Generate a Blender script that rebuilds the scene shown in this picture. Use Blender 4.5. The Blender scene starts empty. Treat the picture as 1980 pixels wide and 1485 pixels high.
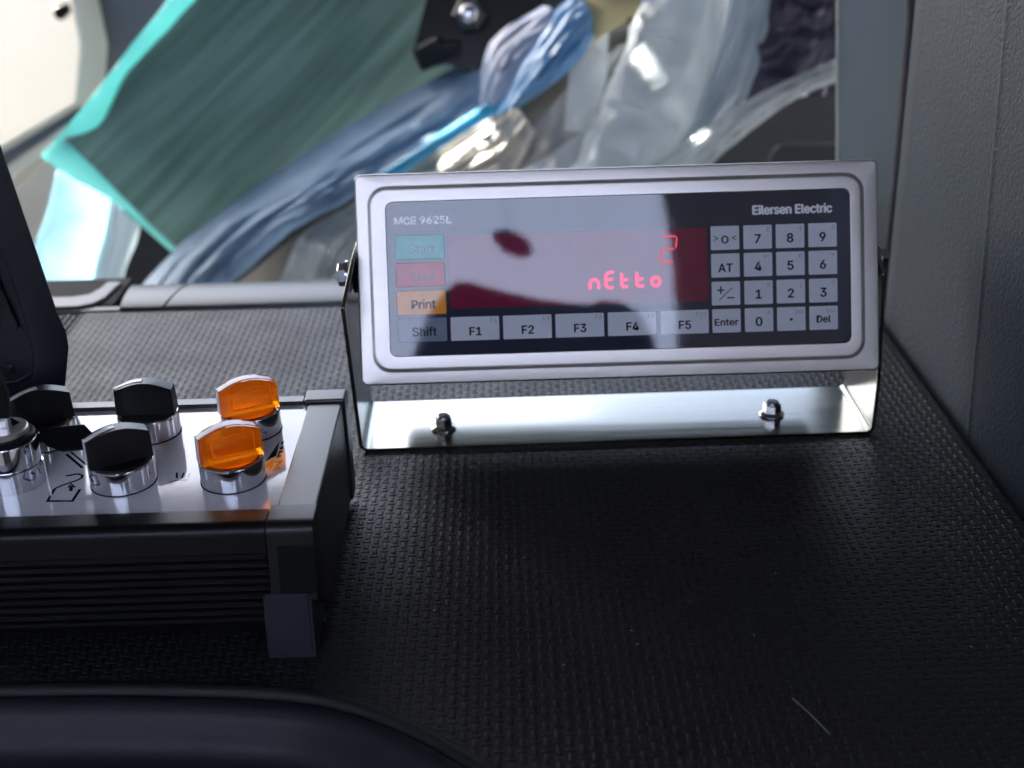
import bpy, bmesh, math, random
from mathutils import Vector, Matrix, noise

scene = bpy.context.scene
COL = scene.collection
R = math.radians
rnd = random.Random(7)

# ------------------------------------------------------------------ camera
FPX, PITCH, ROLL, CAMH = 2500.0, R(24.6), R(1.74), 0.33
cF = Vector((0, math.cos(PITCH), -math.sin(PITCH)))
cU0 = Vector((0, math.sin(PITCH), math.cos(PITCH)))
cR0 = Vector((1, 0, 0))
cR = cR0 * math.cos(ROLL) - cU0 * math.sin(ROLL)
cU = cU0 * math.cos(ROLL) + cR0 * math.sin(ROLL)
CAM = Vector((0, 0, CAMH))
cam_data = bpy.data.cameras.new("camera")
cam = bpy.data.objects.new("camera", cam_data)
COL.objects.link(cam)
m3 = Matrix((cR, cU, -cF)).transposed()
cam.matrix_world = Matrix.Translation(CAM) @ m3.to_4x4()
cam_data.sensor_width = 36
cam_data.lens = 36 * FPX / 1980
cam_data.clip_start = 0.02
cam_data.clip_end = 500
cam_data.dof.use_dof = True
cam_data.dof.focus_distance = 0.60
cam_data.dof.aperture_fstop = 8.5
scene.camera = cam

# ------------------------------------------------------------------ sky and sun
SUN = Vector((-0.55, 0.42, 0.72)).normalized()
SUN_EL = math.asin(SUN.z)
SUN_AZ = math.atan2(SUN.x, SUN.y)
world = bpy.data.worlds.new("World")
scene.world = world
world.use_nodes = True
wn = world.node_tree
sky = wn.nodes.new("ShaderNodeTexSky")
sky.sky_type = 'NISHITA'
sky.sun_disc = False
sky.sun_elevation = SUN_EL
sky.sun_rotation = SUN_AZ % (2 * math.pi)
sky.dust_density = 4.0
sky.air_density = 1.0
sky.ozone_density = 1.0
wn.links.new(sky.outputs[0], wn.nodes["Background"].inputs[0])
wn.nodes["Background"].inputs[1].default_value = 0.15
sun_data = bpy.data.lights.new("sun", 'SUN')
sun_data.energy = 4.0
sun_data.angle = R(0.5)
sun_data.color = (1.0, 0.95, 0.87)
sun = bpy.data.objects.new("sun", sun_data)
COL.objects.link(sun)
sun.rotation_euler = SUN.to_track_quat('Z', 'Y').to_euler()

scene.view_settings.view_transform = 'Standard'
scene.view_settings.look = 'None'
scene.view_settings.gamma = 1.0
scene.view_settings.exposure = 2.9
scene.cycles.max_bounces = 10
scene.cycles.diffuse_bounces = 5
scene.cycles.glossy_bounces = 6
scene.cycles.transmission_bounces = 8
scene.cycles.transparent_max_bounces = 12
scene.cycles.sample_clamp_indirect = 8
scene.cycles.use_denoising = True


# ------------------------------------------------------------------ pixel helpers (photo pixels -> points in the place)
def ray(x, y):
    return cF + cR * ((x - 990) / FPX) - cU * ((y - 742.5) / FPX)


def on_z(x, y, z=0.0):
    d = ray(x, y)
    return CAM + d * ((z - CAMH) / d.z)


def on_y(x, y, Y):
    d = ray(x, y)
    return CAM + d * (Y / d.y)


def on_x(x, y, X):
    d = ray(x, y)
    return CAM + d * (X / d.x)


# ------------------------------------------------------------------ materials
def new_mat(name):
    m = bpy.data.materials.new(name)
    m.use_nodes = True
    return m, m.node_tree, m.node_tree.nodes["Principled BSDF"]


def pmat(name, col, rough=0.5, metal=0.0, spec=0.5, var=0.0, vscale=60, bump=0.0, bscale=800, bdist=0.0003,
         rvar=0.0, aniso=0.0, stretch=(1, 1, 1), coat=0.0, alpha=1.0, trans=0.0, ior=1.5, emit=None, estr=0.0, translucent=0.0):
    m, nt, p = new_mat(name)
    p.inputs["Base Color"].default_value = (*col, 1)
    p.inputs["Roughness"].default_value = rough
    p.inputs["Metallic"].default_value = metal
    p.inputs["Specular IOR Level"].default_value = spec
    p.inputs["IOR"].default_value = ior
    p.inputs["Transmission Weight"].default_value = trans
    p.inputs["Alpha"].default_value = alpha
    p.inputs["Coat Weight"].default_value = coat
    p.inputs["Coat Roughness"].default_value = 0.04
    p.inputs["Anisotropic"].default_value = aniso
    if emit:
        p.inputs["Emission Color"].default_value = (*emit, 1)
        p.inputs["Emission Strength"].default_value = estr
    tc = nt.nodes.new("ShaderNodeTexCoord")
    mp = nt.nodes.new("ShaderNodeMapping")
    mp.inputs["Scale"].default_value = stretch
    nt.links.new(tc.outputs["Object"], mp.inputs[0])
    if var > 0 or rvar > 0:
        n = nt.nodes.new("ShaderNodeTexNoise")
        n.inputs["Scale"].default_value = vscale
        n.inputs["Detail"].default_value = 6
        n.inputs["Roughness"].default_value = 0.65
        nt.links.new(mp.outputs[0], n.inputs["Vector"])
        if var > 0:
            mr = nt.nodes.new("ShaderNodeMapRange")
            mr.inputs[1].default_value = 0.25
            mr.inputs[2].default_value = 0.75
            mr.inputs[3].default_value = 1 - var
            mr.inputs[4].default_value = 1 + var
            nt.links.new(n.outputs[0], mr.inputs[0])
            mx = nt.nodes.new("ShaderNodeVectorMath")
            mx.operation = 'SCALE'
            mx.inputs[0].default_value = col
            nt.links.new(mr.outputs[0], mx.inputs["Scale"])
            nt.links.new(mx.outputs[0], p.inputs["Base Color"])
        if rvar > 0:
            mr2 = nt.nodes.new("ShaderNodeMapRange")
            mr2.inputs[1].default_value = 0.3
            mr2.inputs[2].default_value = 0.7
            mr2.inputs[3].default_value = max(0.02, rough - rvar)
            mr2.inputs[4].default_value = rough + rvar
            nt.links.new(n.outputs[0], mr2.inputs[0])
            nt.links.new(mr2.outputs[0], p.inputs["Roughness"])
    if bump > 0:
        b = nt.nodes.new("ShaderNodeTexNoise")
        b.inputs["Scale"].default_value = bscale
        b.inputs["Detail"].default_value = 3
        nt.links.new(mp.outputs[0], b.inputs["Vector"])
        bp = nt.nodes.new("ShaderNodeBump")
        bp.inputs["Strength"].default_value = bump
        bp.inputs["Distance"].default_value = bdist
        nt.links.new(b.outputs[0], bp.inputs["Height"])
        nt.links.new(bp.outputs[0], p.inputs["Normal"])
    if translucent > 0:
        out = nt.nodes["Material Output"]
        tr = nt.nodes.new("ShaderNodeBsdfTranslucent")
        tr.inputs[0].default_value = (*col, 1)
        mx2 = nt.nodes.new("ShaderNodeMixShader")
        mx2.inputs[0].default_value = translucent
        nt.links.new(p.outputs[0], mx2.inputs[1])
        nt.links.new(tr.outputs[0], mx2.inputs[2])
        nt.links.new(mx2.outputs[0], out.inputs[0])
    return m


M = {}
M['mat'] = pmat("mat_rubber", (0.0135, 0.0142, 0.0158), 0.49, spec=0.37, var=0.25, vscale=25, bump=0.25, bscale=2500, bdist=0.0001, rvar=0.06)
M['black_plastic'] = pmat("black_plastic", (0.007, 0.007, 0.008), 0.42, spec=0.16, var=0.2, vscale=80, bump=0.2, bscale=3000, bdist=0.0001)
M['black_gloss'] = pmat("black_gloss", (0.008, 0.008, 0.009), 0.22, var=0.2, vscale=80)
M['grip_black'] = pmat("grip_black", (0.006, 0.006, 0.007), 0.34, spec=0.28, var=0.2, vscale=80)
M['foot_plastic'] = pmat("foot_plastic", (0.026, 0.027, 0.042), 0.42, spec=0.35, var=0.12, vscale=60, bump=0.2, bscale=1500, bdist=0.0001)  # lighter and bluer than the cap: sky light on the foot put into colour
M['rib_black'] = pmat("rib_black", (0.005, 0.005, 0.0055), 0.36, spec=0.25, var=0.2, vscale=300, bump=0.12, bscale=5000, bdist=0.00006)  # darker, duller copy of the anodised black: shade of the front put in
M['cap_black'] = pmat("cap_black", (0.007, 0.007, 0.0075), 0.38, spec=0.42, var=0.2, vscale=300, bump=0.12, bscale=5000, bdist=0.00006)  # anodised black darkened for the shaded front cap
M['black_anod'] = pmat("black_anodised", (0.016, 0.017, 0.017), 0.40, spec=1.0, var=0.2, vscale=300, bump=0.12, bscale=5000, bdist=0.00006)
M['tray'] = pmat("tray_plastic", (0.012, 0.013, 0.020), 0.42, spec=0.30, bump=0.35, bscale=900, bdist=0.0003, var=0.15, vscale=20)
M['trim'] = pmat("trim_plastic", (0.055, 0.070, 0.076), 0.40, spec=0.6, var=0.08, vscale=20, bump=0.15, bscale=1200)
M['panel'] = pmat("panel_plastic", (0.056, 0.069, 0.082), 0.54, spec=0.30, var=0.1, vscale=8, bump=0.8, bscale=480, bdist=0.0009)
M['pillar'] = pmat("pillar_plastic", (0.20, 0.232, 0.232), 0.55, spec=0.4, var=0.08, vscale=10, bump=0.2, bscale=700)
M['seal'] = pmat("seal_rubber", (0.03, 0.03, 0.045), 0.6, var=0.2, vscale=30)
M['steel'] = pmat("brushed_steel", (0.73, 0.675, 0.635), 0.40, metal=1.0, aniso=0.3, var=0.03, vscale=9, rvar=0.02, stretch=(1, 30, 30))
M['steel_br'] = pmat("bracket_steel", (0.36, 0.355, 0.32), 0.20, metal=1.0, var=0.06, vscale=10, rvar=0.05, stretch=(1, 20, 20))
M['chrome'] = pmat("chrome", (0.66, 0.66, 0.69), 0.09, metal=1.0, var=0.04, vscale=200)
M['bolt'] = pmat("zinc_bolt", (0.55, 0.56, 0.60), 0.22, metal=1.0, var=0.2, vscale=200)
M['rubber'] = pmat("rubber", (0.008, 0.008, 0.008), 0.75, spec=0.2, var=0.2, vscale=100)
M['overlay'] = pmat("overlay_film", (0.026, 0.030, 0.050), 0.03, spec=0.75, var=0.08, rvar=0.02, vscale=60, bump=0.03, bscale=90, bdist=0.0004)
M['display'] = pmat("display_window", (0.20, 0.014, 0.050), 0.03, spec=0.75, var=0.1, vscale=150, bump=0.03, bscale=90, bdist=0.0004)
M['key_white'] = pmat("key_white", (0.66, 0.68, 0.74), 0.035, spec=0.6, var=0.04, vscale=150)
M['key_grey'] = pmat("key_grey", (0.22, 0.25, 0.33), 0.035, spec=0.6, var=0.04, vscale=150)
M['key_green'] = pmat("key_green", (0.04, 0.46, 0.40), 0.035, spec=0.6, var=0.05, vscale=150)
M['key_red'] = pmat("key_red", (0.60, 0.05, 0.08), 0.035, spec=0.6, var=0.05, vscale=150)
M['key_orange'] = pmat("key_orange", (0.95, 0.36, 0.03), 0.035, spec=0.6, var=0.05, vscale=150)
M['ink'] = pmat("ink_dark", (0.012, 0.014, 0.022), 0.035, spec=0.35, var=0.1, vscale=300)
M['ink_grey'] = pmat("ink_grey", (0.28, 0.30, 0.36), 0.035, spec=0.7, var=0.1, vscale=300)
M['ink_white'] = pmat("ink_white", (0.90, 0.90, 0.92), 0.035, spec=0.7, var=0.05, vscale=300)
M['ink_green'] = pmat("ink_green", (0.10, 0.20, 0.22), 0.035, spec=0.7, var=0.1, vscale=300)
M['ink_red'] = pmat("ink_red", (0.22, 0.02, 0.04), 0.035, spec=0.7, var=0.1, vscale=300)
M['led'] = pmat("led_red", (0.5, 0.02, 0.05), 0.2, emit=(1.0, 0.09, 0.20), estr=0.22)
M['led_dim'] = pmat("led_thin", (0.5, 0.02, 0.05), 0.2, emit=(1.0, 0.03, 0.07), estr=0.11)
M['label'] = pmat("label_sheet", (0.62, 0.61, 0.66), 0.07, spec=0.62, var=0.02, vscale=20)
M['label_orange'] = pmat("label_orange", (0.75, 0.22, 0.03), 0.10, var=0.05, vscale=100)
M['orange_clear'] = pmat("orange_clear", (1.0, 0.29, 0.004), 0.05, trans=0.85, translucent=0.26, ior=1.45, spec=0.5, var=0.03, vscale=100)
M['white_line'] = pmat("white_line", (0.80, 0.78, 0.80), 0.3, var=0.03, vscale=100)
M['screen'] = pmat("screen_glass", (0.006, 0.006, 0.008), 0.2, spec=0.2, var=0.1, vscale=60)
M['bezel_dark'] = pmat("monitor_plastic", (0.010, 0.010, 0.016), 0.38, spec=0.35, var=0.12, vscale=60, bump=0.25, bscale=2200, bdist=0.0001)
M['cream'] = pmat("cream_plastic", (0.70, 0.66, 0.58), 0.45, var=0.05, vscale=6)
M['beige'] = pmat("beige_plastic", (0.55, 0.52, 0.47), 0.5, var=0.08, vscale=6)
M['bluegrey'] = pmat("bluegrey_plastic", (0.085, 0.105, 0.14), 0.55, var=0.12, vscale=6)
M['navy'] = pmat("dark_trim", (0.018, 0.022, 0.030), 0.6, var=0.2, vscale=6)
M['headliner'] = pmat("headliner", (0.50, 0.50, 0.52), 0.9, var=0.05, vscale=20)
M['roof_lining'] = pmat("roof_lining", (0.045, 0.045, 0.05), 0.9, var=0.05, vscale=20)
M['ground'] = pmat("ground_gravel", (0.30, 0.29, 0.27), 0.9, var=0.25, vscale=2)
M['render_wall'] = pmat("white_render", (0.41, 0.50, 0.73), 0.85, var=0.04, vscale=1)  # blue put in to tint the reflection in the front panel


# ------------------------------------------------------------------ mesh helpers
def finish(bm, sharp=35):
    bmesh.ops.recalc_face_normals(bm, faces=bm.faces[:])
    ca = R(sharp)
    for f in bm.faces:
        f.smooth = True
    for e in bm.edges:
        e.smooth = len(e.link_faces) == 2 and e.calc_face_angle(0) < ca


LOC = {}


def obj(name, bm, mat, parent=None, sharp=35, recalc=True):
    """link bm (world coordinates) as one mesh object, under parent when given"""
    if recalc:
        finish(bm, sharp)
    me = bpy.data.meshes.new(name)
    bm.to_mesh(me)
    bm.free()
    for m in (mat if isinstance(mat, (list, tuple)) else [mat]):
        me.materials.append(m)
    o = bpy.data.objects.new(name, me)
    COL.objects.link(o)
    if recalc and sharp < 70:
        wm = o.modifiers.new("normals", 'WEIGHTED_NORMAL')
        wm.keep_sharp = True
        wm.weight = 100
    if parent is not None:
        o.parent = parent
        if parent.name in LOC:
            o.matrix_parent_inverse = LOC[parent.name].inverted()
    return o


def tag(o, label=None, cat=None, group=None, kind=None):
    if label: o['label'] = label
    if cat: o['category'] = cat
    if group: o['group'] = group
    if kind: o['kind'] = kind
    return o


def thing(name, label, cat, loc=(0, 0, 0), group=None, kind=None):
    o = bpy.data.objects.new(name, None)
    o.empty_display_size = 0.02
    COL.objects.link(o)
    o.location = loc
    LOC[o.name] = Matrix.Translation(Vector(loc))
    return tag(o, label, cat, group, kind)


I4 = Matrix.Identity(4)


def rrect(w, h, r, n=6, cx=0, cy=0):
    pts = []
    for sx, sy, a0 in ((1, 1, 0), (-1, 1, 90), (-1, -1, 180), (1, -1, 270)):
        for k in range(n + 1):
            a = R(a0 + 90 * k / n)
            pts.append((cx + sx * (w / 2 - r) + r * math.cos(a), cy + sy * (h / 2 - r) + r * math.sin(a)))
    return pts


def prism(bm, pts, w0, w1, T=I4):
    """polygon in local xy extruded from w0 to w1 along local z"""
    a = [bm.verts.new(T @ Vector((x, y, w0))) for x, y in pts]
    b = [bm.verts.new(T @ Vector((x, y, w1))) for x, y in pts]
    fs = [bm.faces.new(b), bm.faces.new(list(reversed(a)))]
    n = len(pts)
    for i in range(n):
        fs.append(bm.faces.new((a[i], a[(i + 1) % n], b[(i + 1) % n], b[i])))
    return a + b


def rings(bm, loops, T=I4, cap0=True, cap1=True, closed=True):
    """skin a list of equally long point loops"""
    vs = [[bm.verts.new(T @ Vector(p)) for p in lp] for lp in loops]
    n = len(vs[0])
    for a, b in zip(vs, vs[1:]):
        for i in range(n if closed else n - 1):
            bm.faces.new((a[i], a[(i + 1) % n], b[(i + 1) % n], b[i]))
    if cap0: bm.faces.new(list(reversed(vs[0])))
    if cap1: bm.faces.new(vs[-1])
    return vs


def lathe(bm, prof, T=I4, n=48, cap0=True, cap1=True):
    loops = [[(r * math.cos(2 * math.pi * k / n), r * math.sin(2 * math.pi * k / n), z) for k in range(n)] for r, z in prof]
    return rings(bm, loops, T, cap0, cap1)


def bevel(bm, w, seg=2, ang=30):
    es = [e for e in bm.edges if len(e.link_faces) == 2 and e.calc_face_angle(0) > R(ang)]
    bmesh.ops.bevel(bm, geom=es, offset=w, segments=seg, profile=0.5, affect='EDGES', clamp_overlap=True)


def box(bm, x0, x1, y0, y1, z0, z1, T=I4):
    prism(bm, [(x0, y0), (x1, y0), (x1, y1), (x0, y1)], z0, z1, T)


def bbox_obj(name, x0, x1, y0, y1, z0, z1, mat, parent=None, bev=0.0, seg=2, T=I4):
    bm = bmesh.new()
    box(bm, x0, x1, y0, y1, z0, z1, T)
    bmesh.ops.recalc_face_normals(bm, faces=bm.faces[:])
    if bev: bevel(bm, bev, seg)
    return obj(name, bm, mat, parent)


def tube(bm, pts, r, n=10, caps=True):
    pts = [Vector(p) for p in pts]
    loops = []
    up = Vector((0.13, 0.2, 0.97))
    for i, p in enumerate(pts):
        d = (pts[min(i + 1, len(pts) - 1)] - pts[max(i - 1, 0)]).normalized()
        a = d.cross(up).normalized()
        b = d.cross(a)
        rr = r[i] if isinstance(r, (list, tuple)) else r
        loops.append([p + (a * math.cos(2 * math.pi * k / n) + b * math.sin(2 * math.pi * k / n)) * rr for k in range(n)])
    rings(bm, loops, I4, caps, caps)


def stroke(bm, pts, w, T=I4, z0=0.0, z1=0.00003, closed=False):
    """flat printed line of width w along 2-D points, one mitred ribbon with a little thickness"""
    P = [Vector(p).to_2d() for p in pts]
    n = len(P)
    L, Rr = [], []
    for i in range(n):
        if closed:
            d0 = (P[i] - P[i - 1]).normalized(); d1 = (P[(i + 1) % n] - P[i]).normalized()
        else:
            d0 = (P[i] - P[max(i - 1, 0)]) if i else (P[1] - P[0])
            d1 = (P[min(i + 1, n - 1)] - P[i]) if i < n - 1 else (P[-1] - P[-2])
            d0, d1 = d0.normalized(), d1.normalized()
        t = (d0 + d1)
        t = t.normalized() if t.length > 1e-6 else d0
        nn = Vector((-t.y, t.x))
        k = w / 2 / max(0.45, nn.dot(Vector((-d0.y, d0.x))))
        L.append(P[i] + nn * k); Rr.append(P[i] - nn * k)
    m = n if closed else n - 1
    vt = [(bm.verts.new(T @ Vector((a.x, a.y, z1))), bm.verts.new(T @ Vector((b.x, b.y, z1)))) for a, b in zip(L, Rr)]
    for i in range(m):
        a, b = vt[i], vt[(i + 1) % n]
        bm.faces.new((a[0], a[1], b[1], b[0]))


_txt = {}
try:
    import os
    FONT = bpy.data.fonts.load(os.path.join(bpy.utils.system_resource('DATAFILES', path='fonts'), "Inter.woff2"))
except Exception:
    FONT = None


def text_bm(bm, s, size, T, cx=None, left=None, right=None, base=0.0, sx=1.0, bold=0.0, z=0.0):
    """lay the letters of s flat into bm (local xy of T)"""
    key = s
    if key not in _txt:
        cu = bpy.data.curves.new("lettering", 'FONT')
        cu.body = s
        cu.size = 1.0
        if FONT: cu.font = FONT
        cu.resolution_u = 4
        cu.fill_mode = 'FRONT'
        ob = bpy.data.objects.new("lettering_source", cu)
        COL.objects.link(ob)
        bpy.context.view_layer.update()
        me = bpy.data.meshes.new_from_object(ob.evaluated_get(bpy.context.evaluated_depsgraph_get()))
        vs = [v.co.copy() for v in me.vertices]
        fs = [tuple(p.vertices) for p in me.polygons]
        bpy.data.objects.remove(ob)
        bpy.data.curves.remove(cu)
        bpy.data.meshes.remove(me)
        _txt[key] = (vs, fs)
    vs, fs = _txt[key]
    x0 = min(v.x for v in vs); x1 = max(v.x for v in vs)
    k = size * sx
    if cx is not None: ox = cx - (x0 + x1) / 2 * k
    elif left is not None: ox = left - x0 * k
    else: ox = right - x1 * k
    d = bold * size
    for n, (dx, dy) in enumerate(((0, 0), (d, 0), (-d, 0), (0, d * .7), (0, -d * .7)) if bold else ((0, 0),)):
        nv = [bm.verts.new(T @ Vector((v.x * k + ox + dx, v.y * size + base + dy, z + n * 0.00001))) for v in vs]
        for f in fs:
            try: bm.faces.new([nv[i] for i in f])
            except ValueError: pass


def dup(src, parent=None):
    o = src.copy()
    COL.objects.link(o)
    if parent is not None:
        o.parent = parent
        o.matrix_parent_inverse = src.matrix_parent_inverse.copy()
    for ch in list(src.children):
        dup(ch, o)
    return o


def flat(name, bm, mat, parent):
    """printed flat faces: no recalculation of normals needed"""
    return obj(name, bm, mat, parent, recalc=False)


# =================================================================== THE CAB SHELL (light comes in through its openings)
def structure(o): return tag(o, kind='structure')


structure(bbox_obj("ground", -120, 120, -120, 120, -1.9, -1.8, M['ground']))
# roof: with two holes added to beam sun onto cloth and roll; the side window, windscreen and far opening are left open
bm = bmesh.new()
ROOF = 1.0
holes = [(-0.885, -0.775, 1.93, 1.995), (-0.60, -0.55, 1.88, 1.93)]
def strip(x0, x1, y0, y1):
    if x1 > x0 and y1 > y0: box(bm, x0, x1, y0, y1, ROOF, ROOF + 0.04)
strip(-1.10, 0.95, -1.05, 1.86)
strip(-1.10, holes[0][0], 1.86, 2.06); strip(holes[0][1], holes[1][0], 1.86, 2.06); strip(holes[1][1], 0.95, 1.86, 2.06)
strip(holes[0][0], holes[0][1], 1.86, holes[0][2]); strip(holes[0][0], holes[0][1], holes[0][3], 2.06)
strip(holes[1][0], holes[1][1], holes[1][3], 2.06)
structure(obj("cab_roof", bm, M['roof_lining']))
# left door side: sill below, header above, window between
bm = bmesh.new()
box(bm, -1.10, -1.06, -1.05, 2.1, -1.2, 0.22)
box(bm, -1.10, -1.06, -1.05, 2.1, 0.80, ROOF - 0.002)
box(bm, -1.10, -1.06, -1.05, 1.45, 0.222, 0.798)
structure(obj("cab_side_wall", bm, M['headliner']))
bm = bmesh.new()
box(bm, 0.95, 0.99, -1.05, 2.1, -1.2, ROOF)
structure(obj("cab_side_wall", bm, M['headliner']))
structure(bbox_obj("cab_floor", -1.06, 0.95, 0.95, 2.06, -0.95, -0.90, M['navy']))
bm = bmesh.new()
prism(bm, [(-1.06, -0.95), (0.95, -0.95), (0.95, 0.36), (-1.06, 0.36)], -0.04, 0, Matrix(((1, 0, 0, 0), (0, 0, -1, 2.06), (0, 1, 0, 0), (0, 0, 0, 1))))
structure(obj("cab_end_wall", bm, M['navy']))
bm = bmesh.new()
prism(bm, [(0.13, 0.70), (0.95, 0.64), (0.95, 0.93), (0.09, 0.93)], -0.04, 0, Matrix(((1, 0, 0, 0), (0, 0, -1, 2.06), (0, 1, 0, 0), (0, 0, 0, 1))))  # unseen; outline shaped to cut light from the far opening
box(bm, -1.06, 0.95, 2.062, 2.10, 0.931, 0.998)
structure(obj("cab_end_header", bm, M['headliner']))
# wall behind the photographer with its window (mirrored in the front panel of the indicator)
YB = -0.80
bm = bmesh.new()
wx0, wx1, wz0, wz1 = -1.0, 0.285, 0.12, 0.985
outer = [(-1.06, -1.0), (0.95, -1.0), (0.95, ROOF), (-1.06, ROOF)]
TB = Matrix(((1, 0, 0, 0), (0, 0, -1, YB), (0, 1, 0, 0), (0, 0, 0, 1)))
box(bm, -1.06, wx0, -1.0, ROOF, 0, 0.04, TB)
box(bm, wx1, 0.70, -1.0, ROOF, 0, 0.04, TB)
box(bm, 0.70, 0.95, -1.0, wz0, 0, 0.04, TB)  # gap above added so more light reaches the indicator's face
box(bm, wx0, wx1, -1.0, wz0, 0, 0.04, TB)
box(bm, wx0, wx1, wz1, ROOF, 0, 0.04, TB)
# bowed right jamb
cz = 0.64
pts = [(wx1 + 0.001, wz0), (wx1 + 0.001, wz1)] + [(wx1 - 0.10 * (abs(t) ** 2.6), cz + t * (wz1 - wz0) / 2) for t in [1 - k / 10 for k in range(21)]]
prism(bm, pts, 0.003, 0.037, TB)
structure(obj("windscreen_wall", bm, M['headliner']))
structure(bbox_obj("cab_bulkhead", wx0 - 0.02, -0.215, YB - 0.036, YB - 0.004, wz0 - 0.02, 0.50, M['navy']))  # unseen dark board added to darken reflections in the control box front
ds = thing("driver_seat", "dark seat back seen only mirrored in the glossy front panel of the indicator", "seat", (0.03, -0.4, 0))  # unseen cutout added to mirror a dark hump in the panel
bm = bmesh.new()
prism(bm, [(0.22, -0.6), (0.20, 0.30), (0.188, 0.39), (0.174, 0.425), (0.150, 0.444), (0.125, 0.447), (0.10, 0.443), (0.07, 0.447), (0.038, 0.452), (-0.024, 0.470), (-0.055, 0.480), (-0.072, 0.480), (-0.09, 0.462), (-0.11, 0.43), (-0.128, 0.381), (-0.16, 0.30), (-0.19, -0.6)], 0, 0.10, Matrix(((1, 0, 0, 0), (0, 0, -1, -0.33), (0, 1, 0, 0), (0, 0, 0, 1))))
bmesh.ops.recalc_face_normals(bm, faces=bm.faces[:]); bevel(bm, 0.008, 2)
obj("backrest", bm, M['navy'], ds)
bm = bmesh.new()
bmesh.ops.create_icosphere(bm, subdivisions=3, radius=1.0, matrix=Matrix.Translation((0.006, -0.36, 0.542)) @ Matrix.Rotation(R(30), 4, 'Y') @ Matrix.Diagonal((0.030, 0.02, 0.015, 1)))  # unseen ellipsoid added to mirror a dark blot in the panel
tube(bm, [(0.0, -0.36, 0.545), (0.0, -0.36, ROOF)], 0.0006, 6)
tag(obj("hanging_pendant", bm, M['navy']), "small dark pendant hung from the roof, mirrored as a blot in the panel", "pendant")
structure(bbox_obj("white_building_wall", -14, 14, -9.3, -9.0, -1.8, 8.5, M['render_wall']))  # unseen sunlit reflector added to brighten the indicator and its panel reflection

# =================================================================== DASHBOARD WITH WOVEN-LOOK MAT
dash = thing("dashboard", "black dashboard top covered in a basket weave embossed mat", None, (0, 0.6, 0), kind='structure')
MX1, MY1 = 0.2515, 0.8640          # right and far edge of the mat
rim_px = [(-420, 1352), (-200, 1342), (0, 1337), (200, 1335), (380, 1337), (520, 1343), (610, 1352), (690, 1372), (760, 1399), (820, 1427), (875, 1458), (930, 1492), (990, 1538), (1050, 1600), (1100, 1680)]
rim = [on_z(x, y, 0.0) for x, y in rim_px]


def rim_y(x):
    for a, b in zip(rim, rim[1:]):
        if a.x <= x <= b.x:
            return a.y + (b.y - a.y) * (x - a.x) / (b.x - a.x)
    return 0.0


# sheet: columns across x, each from the tray rim (or the near edge) to the far edge, rolled over at the right
bm = bmesh.new()
xs = sorted(set([r.x for r in rim] + [rim[0].x + (rim[-1].x - rim[0].x) * k / 60 for k in range(61)]))
xs += [xs[-1] + 0.0005] + [xs[-1] + (MX1 - 0.010 - xs[-1]) * k / 8 for k in range(1, 9)]
edge = [(MX1 - 0.010 + 0.010 * math.sin(R(a)), -0.010 + 0.010 * math.cos(R(a))) for a in (15, 30, 45, 60, 75, 90)] + [(MX1, -0.03)]
cols = []
for x in xs:
    y0 = rim_y(x) if x <= rim[-1].x else 0.25
    cols.append([bm.verts.new((x, y0 + (MY1 - y0) * k / 6, 0)) for k in range(7)])
for x, z in edge:
    cols.append([bm.verts.new((x, 0.25 + (MY1 - 0.25) * k / 6, z)) for k in range(7)])
for a, b in zip(cols, cols[1:]):
    for i in range(6):
        bm.faces.new((a[i], b[i], b[i + 1], a[i + 1]))
obj("mat_sheet", bm, M['mat'], dash)

# embossed weave: raised strips, alternately lengthwise and crosswise
bm = bmesh.new()
CX, CY, HB = 0.00455, 0.00455, 0.00027
ix0, ix1 = int(-0.34 / CX), int((MX1 - 0.004) / CX)
iy0, iy1 = int(0.34 / CY), int((MY1 - 0.003) / CY)
for i in range(ix0, ix1 + 1):
    for j in range(iy0, iy1 + 1):
        x, y = i * CX, j * CY
        z = 0.0
        if x <= rim[-1].x and y < rim_y(x) + 0.0055: continue
        if x > MX1 - 0.010:
            t = (x - (MX1 - 0.010)) / 0.010
            z = -0.010 + 0.010 * math.sqrt(max(0, 1 - t * t))
        if (i + j) % 2 == 0: hx, hy, hb = 0.00118, 0.00272, HB
        else: hx, hy, hb = 0.00205, 0.00092, HB * 0.8
        hb *= 0.85 + 0.3 * rnd.random()
        k, q = 0.55, 0.86
        b0 = [(-hx, -hy), (hx, -hy), (hx, hy), (-hx, hy)]
        vs0 = [bm.verts.new((x + a, y + b, z - 0.0002)) for a, b in b0]
        vs1 = [bm.verts.new((x + a * q, y + b * (q + .06), z + hb * 0.72)) for a, b in b0]
        vs2 = [bm.verts.new((x + a * k, y + b * (k + .2), z + hb)) for a, b in b0]
        for n in range(4):
            m = (n + 1) % 4
            bm.faces.new((vs0[n], vs0[m], vs1[m], vs1[n])).smooth = True
            bm.faces.new((vs1[n], vs1[m], vs2[m], vs2[n])).smooth = True
        bm.faces.new(vs2).smooth = True
tag(flat("mat_weave", bm, M['mat'], dash), kind='stuff')

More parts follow.
